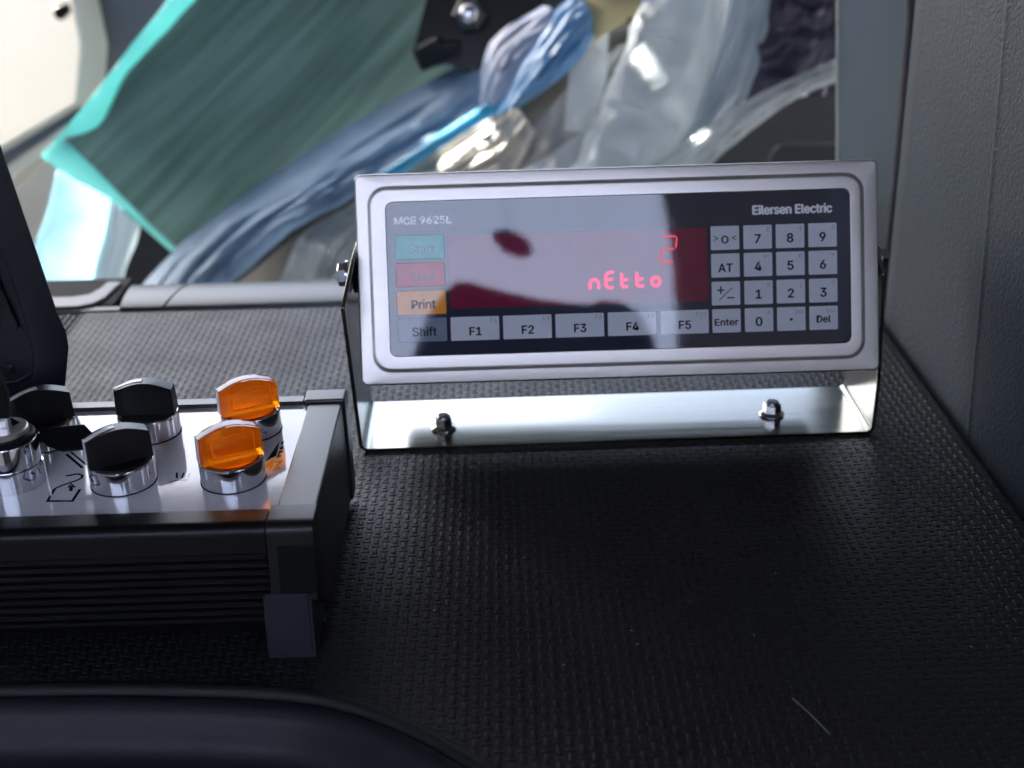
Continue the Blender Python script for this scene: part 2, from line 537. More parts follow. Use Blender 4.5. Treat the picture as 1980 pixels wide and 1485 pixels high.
# far trim strip: two moulded pieces with a seam, and the recess frame at the left
def trim_piece(name, xa, xb, skew):
    bm = bmesh.new()
    prof = [(0.866, -0.004), (0.866, 0.0012), (0.868, 0.0026), (0.880, 0.0042), (0.897, 0.0046), (0.912, 0.0030), (0.922, -0.0008), (0.930, -0.008), (0.936, -0.022), (0.940, -0.05)]
    loops = []
    n = 12
    for k in range(n + 1):
        x = xa + (xb - xa) * k / n
        lp = []
        for y, z in prof:
            f = (y - 0.866) / 0.07
            sa = skew[0] * f * (1 - k / n) + skew[1] * f * (k / n)
            lp.append((x + sa, y + 0.0015 * math.sin(x * 11), z))
        loops.append(lp)
    rings(bm, loops, I4, False, False, closed=False)
    return obj(name, bm, M['trim'], dash, sharp=60)


trim_piece("trim_strip", -0.2465, 0.30, (0.0125, 0.0))
trim_piece("trim_strip", -0.2788, -0.2485, (-0.004, 0.0125))
# recess at the left end of the trim: pale rim round a black pocket
fr = [on_z(x, y, 0.0035) for x, y in [(40, 575), (140, 573), (172, 568), (194, 556), (208, 544), (236, 544), (222, 556), (204, 574), (180, 586), (150, 592), (40, 596)]]
bm = bmesh.new()
va = [bm.verts.new(p) for p in fr]; vb = [bm.verts.new(p - Vector((0, 0, 0.008))) for p in fr]
bm.faces.new(va); bm.faces.new(list(reversed(vb)))
for i in range(len(fr)):
    j = (i + 1) % len(fr)
    bm.faces.new((va[i], vb[i], vb[j], va[j]))
bmesh.ops.recalc_face_normals(bm, faces=bm.faces[:]); bevel(bm, 0.0012, 3)
obj("recess_frame", bm, M['trim'], dash)
bbox_obj("trim_strip", -0.45, -0.279, 0.866, 0.874, -0.03, 0.0012, M['trim'], dash, 0.0012)
bbox_obj("recess_pocket", -0.45, -0.2865, 0.8772, 0.936, -0.04, 0.0010, M['rubber'], dash, 0.002)
bbox_obj("dashboard_body", -0.50, 0.249, 0.30, 0.865, -0.30, -0.034, M['black_plastic'], dash)

# tray in the near left corner: rim bead, wall and floor
def inward(i):
    a = rim[max(i - 1, 0)]; b = rim[min(i + 1, len(rim) - 1)]
    d = (b - a).normalized()
    return Vector((d.y, -d.x, 0)) if True else None


fine = []
for a, b in zip(range(len(rim) - 1), range(1, len(rim))):
    for k in range(4):
        fine.append((rim[a].lerp(rim[b], k / 4), inward(a).lerp(inward(b), k / 4).normalized()))
# smooth the polyline
for _ in range(3):
    fine = [fine[0]] + [((fine[i - 1][0] + fine[i][0] * 2 + fine[i + 1][0]) / 4, (fine[i - 1][1] + fine[i][1] * 2 + fine[i + 1][1]).normalized()) for i in range(1, len(fine) - 1)] + [fine[-1]]
prof = [(-0.0052, -0.0004), (-0.0046, 0.0010), (-0.0030, 0.0015), (-0.0012, 0.0011), (0.0, -0.0004), (0.0006, -0.0030), (0.0012, -0.0032), (0.0016, -0.0014), (0.0030, -0.0013),
        (0.0060, -0.0032), (0.0095, -0.0080), (0.0125, -0.0145), (0.0160, -0.0195), (0.0210, -0.0228), (0.030, -0.0245), (0.055, -0.0275), (0.10, -0.031), (0.16, -0.034)]
bm = bmesh.new()
loops = [[p + d * o + Vector((0, 0, z)) for o, z in prof[:6]] for p, d in fine]
rings(bm, loops, I4, False, False, closed=False)
obj("mat_border", bm, M['mat'], dash, sharp=80)
bm = bmesh.new()
loops = [[p + d * o + Vector((0, 0, z)) for o, z in prof[5:]] for p, d in fine]
rings(bm, loops, I4, False, False, closed=False)
obj("tray", bm, M['tray'], dash, sharp=70)

# =================================================================== SIDE PANEL AND PILLAR AT THE RIGHT
PX = 0.2555
side = thing("side_panel", "grey grained plastic side panel right of the dashboard", None, (PX, 0.6, 0), kind='structure')
c0, c1 = on_x(1940, 100, PX), on_x(1876, 800, PX)
cs = (c1.y - c0.y) / (c1.z - c0.z)
def crease_y(z): return c0.y + (z - c0.z) * cs
bm = bmesh.new()
zs = [-0.10 + 0.05 * k for k in range(19)]
loops = []
for z in zs:
    cy_ = crease_y(z)
    off = 0.0015 + 0.02 * max(0, z - 0.15) ** 2
    row = [(PX + 0.024, cy_ - 0.45, z), (PX + 0.004, cy_ - 0.06, z), (PX + 0.0008, cy_ - 0.004, z), (PX - 0.0003, cy_ - 0.0012, z), (PX - 0.0007, cy_, z), (PX - 0.0002, cy_ + 0.0012, z),
           (PX, cy_ + 0.004, z), (PX - 0.0002, cy_ + 0.05, z), (PX - 0.0005, 0.80, z), (PX + 0.001, 0.822, z), (PX + 0.006, 0.834, z), (PX + 0.016, 0.838, z)]
    loops.append(row)
rings(bm, loops, I4, False, False, closed=False)
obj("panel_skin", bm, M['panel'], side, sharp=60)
bm = bmesh.new()
tube(bm, [on_y(1776, -60, 0.842), on_y(1772, 40, 0.842), on_y(1757, 200, 0.842), on_y(1738, 380, 0.842), on_y(1718, 540, 0.842), on_y(1700, 680, 0.842)], [0.0075, 0.0072, 0.0065, 0.0058, 0.0052, 0.005], 12)
obj("seal_strip", bm, M['seal'], side)
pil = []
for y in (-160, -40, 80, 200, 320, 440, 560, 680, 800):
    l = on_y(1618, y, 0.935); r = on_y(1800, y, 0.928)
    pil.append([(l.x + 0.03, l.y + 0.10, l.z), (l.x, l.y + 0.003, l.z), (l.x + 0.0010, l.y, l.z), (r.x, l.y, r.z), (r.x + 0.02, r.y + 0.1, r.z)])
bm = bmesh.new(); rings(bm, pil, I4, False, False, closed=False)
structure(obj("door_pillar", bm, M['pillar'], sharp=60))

# =================================================================== WEIGHING INDICATOR ON ITS BRACKET
TILT = R(20.7)
FC = Vector((0.0571, 0.636, 0.1005))
fx, fy = Vector((1, 0, 0)), Vector((0, math.sin(TILT), math.cos(TILT)))
fn = fx.cross(fy)
TF = Matrix.Translation(FC) @ Matrix((fx, fy, fn)).transposed().to_4x4()
ind = thing("weighing_indicator", "stainless steel weighing indicator with keypad and red display on a bolted U bracket", "indicator", (0.0571, 0.668, 0))
mm = 0.001
# bezel: one skin from the back of the rim over the flange, up the embossed step and down to the window edge
bm = bmesh.new()
W2, H2 = 272 * mm, 110 * mm
def lp(w, h, r, z, cx=0, cy=0): return [(x, y, z) for x, y in rrect(w, h, r, 8, cx, cy)]
ex, ey, ew, eh = -0.6 * mm, 0, 254 * mm, 93 * mm
loops = [lp(W2 - 3 * mm, H2 - 3 * mm, 3 * mm, -14 * mm), lp(W2, H2, 3.4 * mm, -13.5 * mm), lp(W2, H2, 3.4 * mm, -1.8 * mm), lp(W2 - 0.7 * mm, H2 - 0.7 * mm, 3.2 * mm, -0.5 * mm), lp(W2 - 2.2 * mm, H2 - 2.2 * mm, 2.8 * mm, 0.0),
         lp(ew + 4.6 * mm, eh + 4.6 * mm, 10.5 * mm, 0.0, ex, ey), lp(ew + 3.0 * mm, eh + 3.0 * mm, 9.6 * mm, 0.12 * mm, ex, ey), lp(ew + 1.0 * mm, eh + 1.0 * mm, 8.6 * mm, 0.62 * mm, ex, ey), lp(ew - 1.0 * mm, eh - 1.0 * mm, 7.8 * mm, 0.75 * mm, ex, ey),
         lp(241.6 * mm, 80.8 * mm, 4.2 * mm, 0.75 * mm, 0.5 * mm, 0.1 * mm), lp(241.2 * mm, 80.4 * mm, 4.0 * mm, 0.62 * mm, 0.5 * mm, 0.1 * mm), lp(241.0 * mm, 80.2 * mm, 4.0 * mm, 0.2 * mm, 0.5 * mm, 0.1 * mm)]
rings(bm, loops, TF, True, False)
obj("bezel", bm, M['steel'], ind, sharp=50)
bm = bmesh.new()
rings(bm, [lp(244 * mm, 98 * mm, 5 * mm, -14.2 * mm), lp(244 * mm, 98 * mm, 5 * mm, -86 * mm), lp(241 * mm, 95 * mm, 5 * mm, -90.5 * mm), lp(234 * mm, 90 * mm, 5 * mm, -93 * mm)], TF)
obj("enclosure", bm, M['steel'], ind)
# front panel
bm = bmesh.new()
prism(bm, rrect(240.8 * mm, 80.0 * mm, 3.9 * mm, 8, 0.5 * mm, 0.1 * mm), 0.1 * mm, 0.48 * mm, TF)
panel = obj("front_panel", bm, M['overlay'], ind)
Z0 = 0.48 * mm
bm = bmesh.new()
prism(bm, rrect(134.6 * mm, 38.2 * mm, 0.6 * mm, 3, -20.9 * mm, 3.2 * mm), Z0 - 0.2 * mm, Z0 + 0.08 * mm, TF)
disp = obj("display_window", bm, M['display'], ind)
# seven-segment 2
bm = bmesh.new()
def seg(bm, x0, y0, x1, y1, w):
    d = Vector((x1 - x0, y1 - y0)); L = d.length; d.normalize(); n = Vector((-d.y, d.x))
    a = Vector((x0, y0)); b = Vector((x1, y1))
    P = [a, a + d * w * .6 + n * w * .5, b - d * w * .6 + n * w * .5, b, b - d * w * .6 - n * w * .5, a + d * w * .6 - n * w * .5]
    bm.faces.new([bm.verts.new(TF @ Vector((p.x * mm, p.y * mm, Z0 + 0.12 * mm))) for p in P])
tl, tr, ml, mr, bl, br = (23.4, 18.2), (31.0, 18.2), (22.5, 11.6), (30.1, 11.6), (21.7, 5.0), (29.3, 5.0)
e = 0.35
for a, b in ((tl, tr), (tr, mr), (ml, mr), (ml, bl), (bl, br)):
    d = Vector((b[0] - a[0], b[1] - a[1])).normalized()
    seg(bm, a[0] + d.x * e, a[1] + d.y * e, b[0] - d.x * e, b[1] - d.y * e, 0.85)
flat("display_digit", bm, M['led_dim'], disp)
# the word netto in fat glowing characters
def blob_line(bm, pts, r, z):
    """rounded glowing stroke: overlapping flat discs merged by tiny steps would z-fight, so stack them by a hair"""
    stroke(bm, [(p[0] * mm, p[1] * mm) for p in pts], 2 * r * mm, TF, z1=z)
    k = 0
    for p in pts:
        k += 1
        c = [bm.verts.new(TF @ Vector((p[0] * mm + r * mm * math.cos(2 * math.pi * n / 16), p[1] * mm + r * mm * math.sin(2 * math.pi * n / 16), z + 0.004 * mm * k))) for n in range(16)]
        bm.faces.new(c)
def arc(cx, cy, r, a0, a1, n=8): return [(cx + r * math.cos(R(a0 + (a1 - a0) * k / n)), cy + r * math.sin(R(a0 + (a1 - a0) * k / n))) for k in range(n + 1)]
rr = 0.78
glyphs = [
    [[(-14.9, -7.3), (-14.9, -5.2)] + arc(-12.6, -5.2, 2.2, 180, 0) + [(-10.4, -7.3)]],
    [[(-2.9, 0.6), (-5.4, 0.4), (-6.5, -1.0), (-6.7, -6.0), (-5.6, -7.3), (-3.2, -7.4)], [(-6.4, -3.2), (-3.6, -3.0)]],
    [[(1.7, -0.5), (1.6, -6.2), (2.6, -7.2), (4.4, -7.1)], [(1.7, -3.7), (4.3, -3.5)]],
    [[(9.6, -0.3), (9.5, -6.0), (10.5, -7.1), (12.5, -7.0)], [(9.6, -3.6), (12.3, -3.3)]],
    [arc(19.4, -4.9, 2.2, 0, 360, 14)],
]
for g in glyphs:
    bm = bmesh.new()
    for n, st in enumerate(g):
        blob_line(bm, st, rr, Z0 + (0.12 + 0.1 * n) * mm)
    flat("display_letter", bm, M['led'], disp)
# printed names
bm = bmesh.new()
text_bm(bm, "MCE 9625L", 7.3 * mm, TF, left=-115.6 * mm, base=28.5 * mm, sx=1.05, bold=0.030, z=Z0 + 0.10 * mm)
flat("model_lettering", bm, M['ink_white'], panel)
bm = bmesh.new()
text_bm(bm, "Eilersen Electric", 8.8 * mm, TF, left=70.6 * mm, base=28.2 * mm, sx=0.90, bold=0.042, z=Z0 + 0.05 * mm)
flat("maker_lettering", bm, M['ink_white'], panel)

ROWS = [16.55, 2.3, -12.2, -26.5]


def key(cx, cy, w, mat, legend, size=6.4, bold=0.018, sec=None, ink='ink', secsize=4.4, draw=None, dx=0, dy=0, sx=1.0):
    bm = bmesh.new()
    a = rrect(w * mm, 12.3 * mm, 0.55 * mm, 3, cx * mm, cy * mm)
    b = rrect((w - .3) * mm, 12.0 * mm, 0.45 * mm, 3, cx * mm, cy * mm)
    rings(bm, [[(x, y, Z0 - 0.2 * mm) for x, y in a], [(x, y, Z0 + 0.06 * mm) for x, y in a], [(x, y, Z0 + 0.13 * mm) for x, y in b]], TF)
    k = obj("key", bm, M[mat], ind, sharp=12)
    z = Z0 + 0.16 * mm
    bm = bmesh.new()
    if draw: draw(bm, z)
    else:
        text_bm(bm, legend, size * mm, TF, cx=(cx + dx) * mm, base=(cy + dy - size * 0.36) * mm, bold=bold, z=z, sx=sx)
    flat("key_legend", bm, M[ink], k)
    if sec:
        bm = bmesh.new()
        if callable(sec): sec(bm, z)
        else: text_bm(bm, sec, secsize * mm, TF, right=(cx + w / 2 - 1.1) * mm, base=(cy + 2.7) * mm, z=z, bold=0.0)
        flat("shift_legend", bm, M['ink_grey'], k)


for n, (mt, s, ink) in enumerate((('key_green', 'Start', 'ink_green'), ('key_red', 'Stop', 'ink_red'), ('key_orange', 'Print', 'ink'), ('key_grey', 'Shift', 'ink'))):
    key(-102.9, ROWS[n], 25.4, mt, s, 8.6, 0.026, ink=ink, dx=1.0)
for n in range(5):
    key(-75.5 + 27.35 * n, ROWS[3] , 25.3, 'key_white', "F%d" % (n + 1), 8.2, 0.030, sec="F%d" % (n + 6), dx=0.2, dy=-0.6)
NX = [55.85, 72.85, 89.7, 106.6]
def zero_key(bm, z):
    cx, cy = NX[0], ROWS[0]
    text_bm(bm, "O", 7.4 * mm, TF, cx=cx * mm, base=(cy - 2.8) * mm, bold=0.028, z=z, sx=1.05)
    for s in (-1, 1):
        stroke(bm, [((cx + s * 5.9) * mm, (cy + 1.0) * mm), ((cx + s * 3.8) * mm, (cy - 0.1) * mm), ((cx + s * 5.9) * mm, (cy - 1.2) * mm)], 0.45 * mm, TF, z1=z)
def pm_key(bm, z):
    cx, cy = NX[0] * mm, ROWS[2] * mm
    stroke(bm, [(cx - 4.6 * mm, cy + 1.7 * mm), (cx - 0.8 * mm, cy + 1.7 * mm)], 0.75 * mm, TF, z1=z)
    stroke(bm, [(cx - 2.7 * mm, cy + 3.8 * mm), (cx - 2.7 * mm, cy - 0.4 * mm)], 0.75 * mm, TF, z1=z + 0.01 * mm)
    stroke(bm, [(cx - 3.6 * mm, cy - 3.6 * mm), (cx + 3.2 * mm, cy + 2.9 * mm)], 0.45 * mm, TF, z1=z)
    stroke(bm, [(cx + 0.5 * mm, cy - 2.4 * mm), (cx + 4.3 * mm, cy - 2.4 * mm)], 0.75 * mm, TF, z1=z)
def dot_key(bm, z):
    cx, cy = NX[2] * mm, (ROWS[3] - 0.3) * mm
    bm.faces.new([bm.verts.new(TF @ Vector((cx + 0.8 * mm * math.cos(k * math.pi / 8), cy + 0.8 * mm * math.sin(k * math.pi / 8), z))) for k in range(16)])
def arrow(cx, cy, d):
    def f(bm, z):
        c = Vector((cx, cy)); u = Vector(d); v = Vector((-u.y, u.x))
        a, b = c - u * 1.5, c + u * 1.5
        stroke(bm, [a * mm, b * mm], 0.28 * mm, TF, z1=z)
        stroke(bm, [(b - u * 1.0 + v * 0.7) * mm, b * mm, (b - u * 1.0 - v * 0.7) * mm], 0.28 * mm, TF, z1=z + 0.01 * mm)
    return f
key(NX[0], ROWS[0], 14.8, 'key_white', '', draw=zero_key)
key(NX[0], ROWS[1], 14.8, 'key_white', 'AT', 8.4, 0.026, dy=-0.4)
key(NX[0], ROWS[2], 14.8, 'key_white', '', draw=pm_key)
key(NX[0], ROWS[3], 14.8, 'key_white', 'Enter', 6.7, 0.028, sx=1.1)
key(NX[1], ROWS[0], 14.8, 'key_white', '7', 8.8, 0.032, sec='E')
key(NX[2], ROWS[0], 14.8, 'key_white', '8', 8.8, 0.032, sec=arrow(NX[2] + 5.4, ROWS[0] + 3.4, (0, 1)))
key(NX[3], ROWS[0], 14.8, 'key_white', '9', 8.8, 0.032, sec='F')
key(NX[1], ROWS[1], 14.8, 'key_white', '4', 8.8, 0.032, sec=arrow(NX[1] + 4.6, ROWS[1] + 4.2, (-1, 0)))
key(NX[2], ROWS[1], 14.8, 'key_white', '5', 8.8, 0.032, sec='D')
key(NX[3], ROWS[1], 14.8, 'key_white', '6', 8.8, 0.032, sec=arrow(NX[3] + 4.6, ROWS[1] + 4.2, (1, 0)))
key(NX[1], ROWS[2], 14.8, 'key_white', '1', 8.8, 0.032, sec='B')
key(NX[2], ROWS[2], 14.8, 'key_white', '2', 8.8, 0.032, sec=arrow(NX[2] + 5.4, ROWS[2] + 3.4, (0, -1)))
key(NX[3], ROWS[2], 14.8, 'key_white', '3', 8.8, 0.032, sec='C')
key(NX[1], ROWS[3], 14.8, 'key_white', '0', 8.8, 0.032, sec='A')
key(NX[2], ROWS[3], 14.8, 'key_white', '', draw=dot_key, sec='Ins', secsize=4.2)
key(NX[3], ROWS[3], 14.8, 'key_white', 'Del', 7.0, 0.028, sec='Esc', secsize=4.2, dy=0.2)

# U bracket: base plate and two arms bent up in one piece
bxl, bxr, byf, byb, th, br_ = -0.0857, 0.2002, 0.6375, 0.6975, 0.0022, 0.0055
def u_path(y_off, top):
    """outer outline of the U in x,z going left arm top -> base -> right arm top"""
    pass
bm = bmesh.new()
# arm plan in (y,z): the arms lean forward, chamfered top
def arm_y(z, front):
    f = min(1, z / 0.112)
    return (byf - 0.026 * f) if front else (byb - 0.008 * f)
prof_l = []
N = 6
out = [(bxl, 0.096)] + [(bxl, 0.03)] + [(bxl + br_ - br_ * math.cos(R(a)), br_ - br_ * math.sin(R(a))) for a in range(0, 91, 15)]
out += [(bxr - br_ + br_ * math.sin(R(a)), br_ - br_ * math.cos(R(a))) for a in range(0, 91, 15)] + [(bxr, 0.03), (bxr, 0.096)]
ri = br_ - th
inn = [(bxl + th, 0.096)] + [(bxl + th, 0.03)] + [(bxl + br_ - ri * math.cos(R(a)), br_ - ri * math.sin(R(a))) for a in range(0, 91, 15)]
inn += [(bxr - br_ + ri * math.sin(R(a)), br_ - ri * math.cos(R(a))) for a in range(0, 91, 15)] + [(bxr - th, 0.03), (bxr - th, 0.096)]
# chamfered and slightly bent-in tips
out = [(bxl + 0.0046, 0.114)] + out[:-1] + [(bxr - 0.0037, 0.096), (bxr - 0.0066, 0.114)]
inn = [(bxl + 0.0046 + th, 0.114)] + inn[:-1] + [(bxr - 0.0037 - th, 0.096), (bxr - 0.0066 - th, 0.114)]
def yf(z): return (byf - 0.027 * min(1, z / 0.096)) if z <= 0.0965 else byf - 0.027 + (z - 0.096) / 0.018 * 0.022
def yb(z): return (byb - 0.010 * min(1, z / 0.096)) if z <= 0.0965 else byb - 0.010 - (z - 0.096) / 0.018 * 0.016
def dyr(x, z): return 0.022 * min(1, z / 0.096) if x > 0.1 else 0.0
vo = [(bm.verts.new((x, yf(z) + dyr(x, z), z)), bm.verts.new((x, yb(z), z))) for x, z in out]
vi = [(bm.verts.new((x, yf(z) + dyr(x, z), z)), bm.verts.new((x, yb(z), z))) for x, z in inn]
for i in range(len(out) - 1):
    bm.faces.new((vo[i][0], vo[i][1], vo[i + 1][1], vo[i + 1][0]))
    bm.faces.new((vi[i][0], vi[i + 1][0], vi[i + 1][1], vi[i][1]))
    bm.faces.new((vo[i][0], vo[i + 1][0], vi[i + 1][0], vi[i][0]))
    bm.faces.new((vo[i][1], vi[i][1], vi[i + 1][1], vo[i + 1][1]))
for i in (0, -1):
    bm.faces.new((vo[i][0], vi[i][0], vi[i][1], vo[i][1]))
bmesh.ops.recalc_face_normals(bm, faces=bm.faces[:])
bevel(bm, 0.0003, 2, 50)
# the base is yawed very slightly against the picture
bmesh.ops.rotate(bm, verts=bm.verts[:], cent=Vector((0.0571, 0.667, 0)), matrix=Matrix.Rotation(R(0.5), 3, 'Z'))
bracket = obj("bracket", bm, M['steel_br'], ind, sharp=40)
# base bolts with washers
for p in (on_z(858, 826, 0.003), on_z(1492, 799, 0.003)):
    T = Matrix.Translation((p.x, p.y, th)) @ Matrix.Rotation(R(8), 4, 'Z')
    bm = bmesh.new()
    lathe(bm, [(0.0070, 0.0), (0.0072, 0.0004), (0.0070, 0.0012), (0.0045, 0.0024)], T, 32)
    hexl = lambda r, z: [(r * math.cos(R(60 * k + 30)), r * math.sin(R(60 * k + 30)), z) for k in range(6)]
    rings(bm, [hexl(0.0052, 0.0018), hexl(0.0052, 0.0066), hexl(0.0046, 0.0074)], T)
    lathe(bm, [(0.0036, 0.0070), (0.0036, 0.0082), (0.0030, 0.0086)], T, 24)
    obj("hex_bolt", bm, M['bolt'], bracket, sharp=25)
# pivot bolts, washers and rubber spacers on both sides
for s in (-1, 1):
    px = bxl if s < 0 else bxr - 0.0037
    T = Matrix.Translation((px, 0.6520, 0.0985)) @ Matrix.Rotation(R(90) * s, 4, 'Y')
    bm = bmesh.new()
    hexl = lambda r, z: [(r * math.cos(R(60 * k + 12)), r * math.sin(R(60 * k + 12)), z) for k in range(6)]
    lathe(bm, [(0.0078, -0.0005), (0.0078, 0.0009)], T, 28)
    rings(bm, [hexl(0.0062, 0.0009), hexl(0.0062, 0.0046), hexl(0.0055, 0.0052)], T)
    obj("pivot_bolt", bm, M['bolt'], bracket, sharp=25)
    bm = bmesh.new()
    lathe(bm, [(0.0085, -0.0028), (0.0098, -0.0034), (0.0098, -0.0052), (0.0082, -0.0056), (0.0082, -0.0066), (0.0095, -0.0072), (0.0095, -0.0096)], T, 32)
    obj("spacer_washer", bm, M['rubber'], bracket)

# =================================================================== CONTROL BOX
ZT = 0.060                      # top of the rails
BX = -0.0832                    # right end
BY0, BY1 = 0.4573, 0.5875       # front and back of the case
BL = -0.36
ZL = ZT - 0.0022                # label plate
box_t = thing("control_box", "black control box with white label plate, rotary knobs and ribbed front", "control box", (-0.2, 0.53, 0))
def beveled(name, bm, mat, parent, w, seg=3, ang=30, sharp=35):
    bmesh.ops.recalc_face_normals(bm, faces=bm.faces[:])
    bevel(bm, w, seg, ang)
    return obj(name, bm, mat, parent, sharp)
XC0 = BX - 0.0195               # inner edge of the end caps
def lean(z): return -0.115 * max(0.0, ZT - 0.006 - z)
# front rail profile (y,z), ribs below, extruded along x
prof = [(BY0 + 0.0143, ZL - 0.001), (BY0 + 0.0143, ZT), (BY0 + 0.0055, ZT)]
prof += [(BY0 + 0.0055 - 0.005 * math.sin(R(a)), ZT - 0.005 + 0.005 * math.cos(R(a))) for a in (18, 36, 54, 72, 90)]
z = ZT - 0.0125
prof.append((BY0 + 0.0005, z))
for k in range(9):
    prof += [(BY0 + 0.0003, z), (BY0 - 0.0001, z - 0.0004), (BY0 - 0.0001, z - 0.0018), (BY0 + 0.0003, z - 0.0022), (BY0 + 0.0014, z - 0.0026), (BY0 + 0.0014, z - 0.0033)]
    z -= 0.0036
prof += [(BY0 + 0.003, 0.012), (BY0 + 0.0143, 0.012)]
bm = bmesh.new()
prof = [(y + lean(z_), z_) for y, z_ in prof[:-1]] + [prof[-1]]
rings(bm, [[(BL, y, z_) for y, z_ in prof], [(XC0 - 0.0006, y, z_) for y, z_ in prof]])
obj("front_rail", bm, M['rib_black'], box_t, sharp=28)
# back rail
bm = bmesh.new()
prof = [(BY1 - 0.0105, ZL - 0.002), (BY1 - 0.0105, ZT), (BY1 - 0.004, ZT), (BY1 - 0.001, ZT - 0.0015), (BY1, ZT - 0.005), (BY1, 0.003), (BY1 - 0.0105, 0.003)]
rings(bm, [[(BL, y, z_) for y, z_ in prof], [(XC0 - 0.0006, y, z_) for y, z_ in prof]])
obj("back_rail", bm, M['black_anod'], box_t, sharp=28)
bbox_obj("label_plate", BL, XC0 + 0.002, BY0 + 0.0144, BY1 - 0.0106, ZL - 0.0016, ZL, M['label'], box_t)
bbox_obj("case", BL, BX - 0.0022, BY0 + 0.0146, BY1 - 0.0108, 0.012, ZL - 0.0018, M['black_plastic'], box_t)
# right end plate
bm = bmesh.new()
ep = [(BY0 + 0.0168, ZT - 0.0006), (BY1 - 0.0125, ZT - 0.0006), (BY1 - 0.0125, 0.004), (BY0 + 0.0168 + lean(0.004), 0.004)]
rings(bm, [[(XC0 + 0.0022, y, z_) for y, z_ in ep], [(BX - 0.0006, y, z_) for y, z_ in ep]])
beveled("end_plate", bm, M['black_anod'], box_t, 0.0010, 2)
# corner caps, front with hinged foot
bm = bmesh.new()
pf = [(BY0 + 0.0165, ZT + 0.0008), (BY0 + 0.0050, ZT + 0.0008)] + [(BY0 + 0.0042 - 0.005 * math.sin(R(a)), ZT - 0.0042 + 0.005 * math.cos(R(a))) for a in (18, 36, 54, 72, 90)]
pf += [(BY0 - 0.0010, 0.026), (BY0 + 0.0035, 0.024), (BY0 + 0.0165, 0.014)]
pf = [(y + lean(z_), z_) for y, z_ in pf]
rings(bm, [[(XC0, y, z_) for y, z_ in pf], [(BX, y, z_) for y, z_ in pf]])
beveled("corner_cap", bm, M['cap_black'], box_t, 0.0005, 2, 50)
bm = bmesh.new()
rings(bm, [[(x, BY0 - 0.0013 + dy + lean(z_), z_) for z_, dy in ((0.0298, 0), (ZT - 0.0085, 0), (ZT - 0.0085, 0.0012), (0.0298, 0.0012))] for x in (XC0 + 0.0040, BX - 0.0006)])
beveled("cap_plate", bm, M['black_plastic'], box_t, 0.00035, 1)
bm = bmesh.new()
pf = [(BY0 + 0.0165, ZT + 0.0008), (BY0 + 0.0012, ZT + 0.0008), (BY0 + 0.0012, ZT - 0.003)]
# back cap
bm.free(); bm = bmesh.new()
box(bm, XC0, BX + 0.0008, BY1 - 0.0120, BY1 + 0.0010, 0.004, ZT + 0.0010)
beveled("corner_cap", bm, M['black_anod'], box_t, 0.0012, 3)
# foot: a wedge kicked forward
kn = on_z(566, 1137, 0.0)
bm = bmesh.new()
FZ = 0.0285
fy0, fy1 = BY0 - 0.0014 + lean(0.0), BY0 - 0.0014 + lean(FZ)
fp = [(fy0, 0.0), (fy0 + 0.0003, 0.0012), (fy1, FZ), (fy1 + 0.004, FZ), (fy1 + 0.016, 0.006), (fy1 + 0.016, 0.0)]
fl, frr = -0.1064, -0.0860
rings(bm, [[(fl, y, z_) for y, z_ in fp], [(frr, y, z_) for y, z_ in fp]])
beveled("foot", bm, M['foot_plastic'], box_t, 0.0006, 2, 30)
foot = box_t.children[-1]
sl = Vector((0, fy1 - fy0 - 0.0003, FZ - 0.0012)).normalized()
nrm = Vector((0, -sl.z, sl.y))
TW = Matrix.Translation(Vector((0, fy0 + 0.0003, 0.0012))) @ Matrix((Vector((1, 0, 0)), sl, Vector((1, 0, 0)).cross(sl))).transposed().to_4x4()
bm = bmesh.new()
prism(bm, [(fl + 0.0014, 0.0012), (frr - 0.0014, 0.0012), (frr - 0.0014, 0.0291), (fl + 0.0014, 0.0291)], -0.0004, 0.0005, TW)
beveled("foot_pad", bm, M['foot_plastic'], foot, 0.0002, 1)
bbox_obj("foot", -0.107, -0.087, BY1 - 0.02, BY1 - 0.004, 0.0, 0.0045, M['black_plastic'], box_t, 0.0005)

# printed marks on the label
zl = ZL + 0.00006
def lab(name, lines, w=0.001):
    bm = bmesh.new()
    for n, pts in enumerate(lines):
        ww = w
        if isinstance(pts, tuple): ww, pts = pts
        P = [on_z(x, y, ZL) for x, y in pts]
        stroke(bm, [(p.x, p.y) for p in P], ww, I4, z1=zl + 0.00001 * n)
    tag(flat(name, bm, M['ink'], box_t), kind='stuff' if len(lines) > 1 else None)
arc_pts = [(106, 945), (122, 938), (146, 930), (157, 925), (160, 920), (153, 917), (145, 917), (138, 919), (127, 920)]
lab("tipper_symbol", [(0.0014, [(106, 945), (92, 969), (140, 969), (155, 946)]), (0.0012, arc_pts), (0.0016, [(137, 950), (138, 940)]), (0.0008, [(131, 943), (138, 936), (145, 943)])])
lab("lamp_symbol", [(0.0009, [(342, 914), (342, 925)]), (0.0009, [(351, 925), (356, 914)]), (0.0006, [(362, 923), (367, 915)]), (0.0005, [(326, 933), (340, 929), (362, 928)])])
lab("stripe_symbol", [(0.0014, [(128, 878), (160, 905)]), (0.0010, [(137, 874), (167, 899)])])
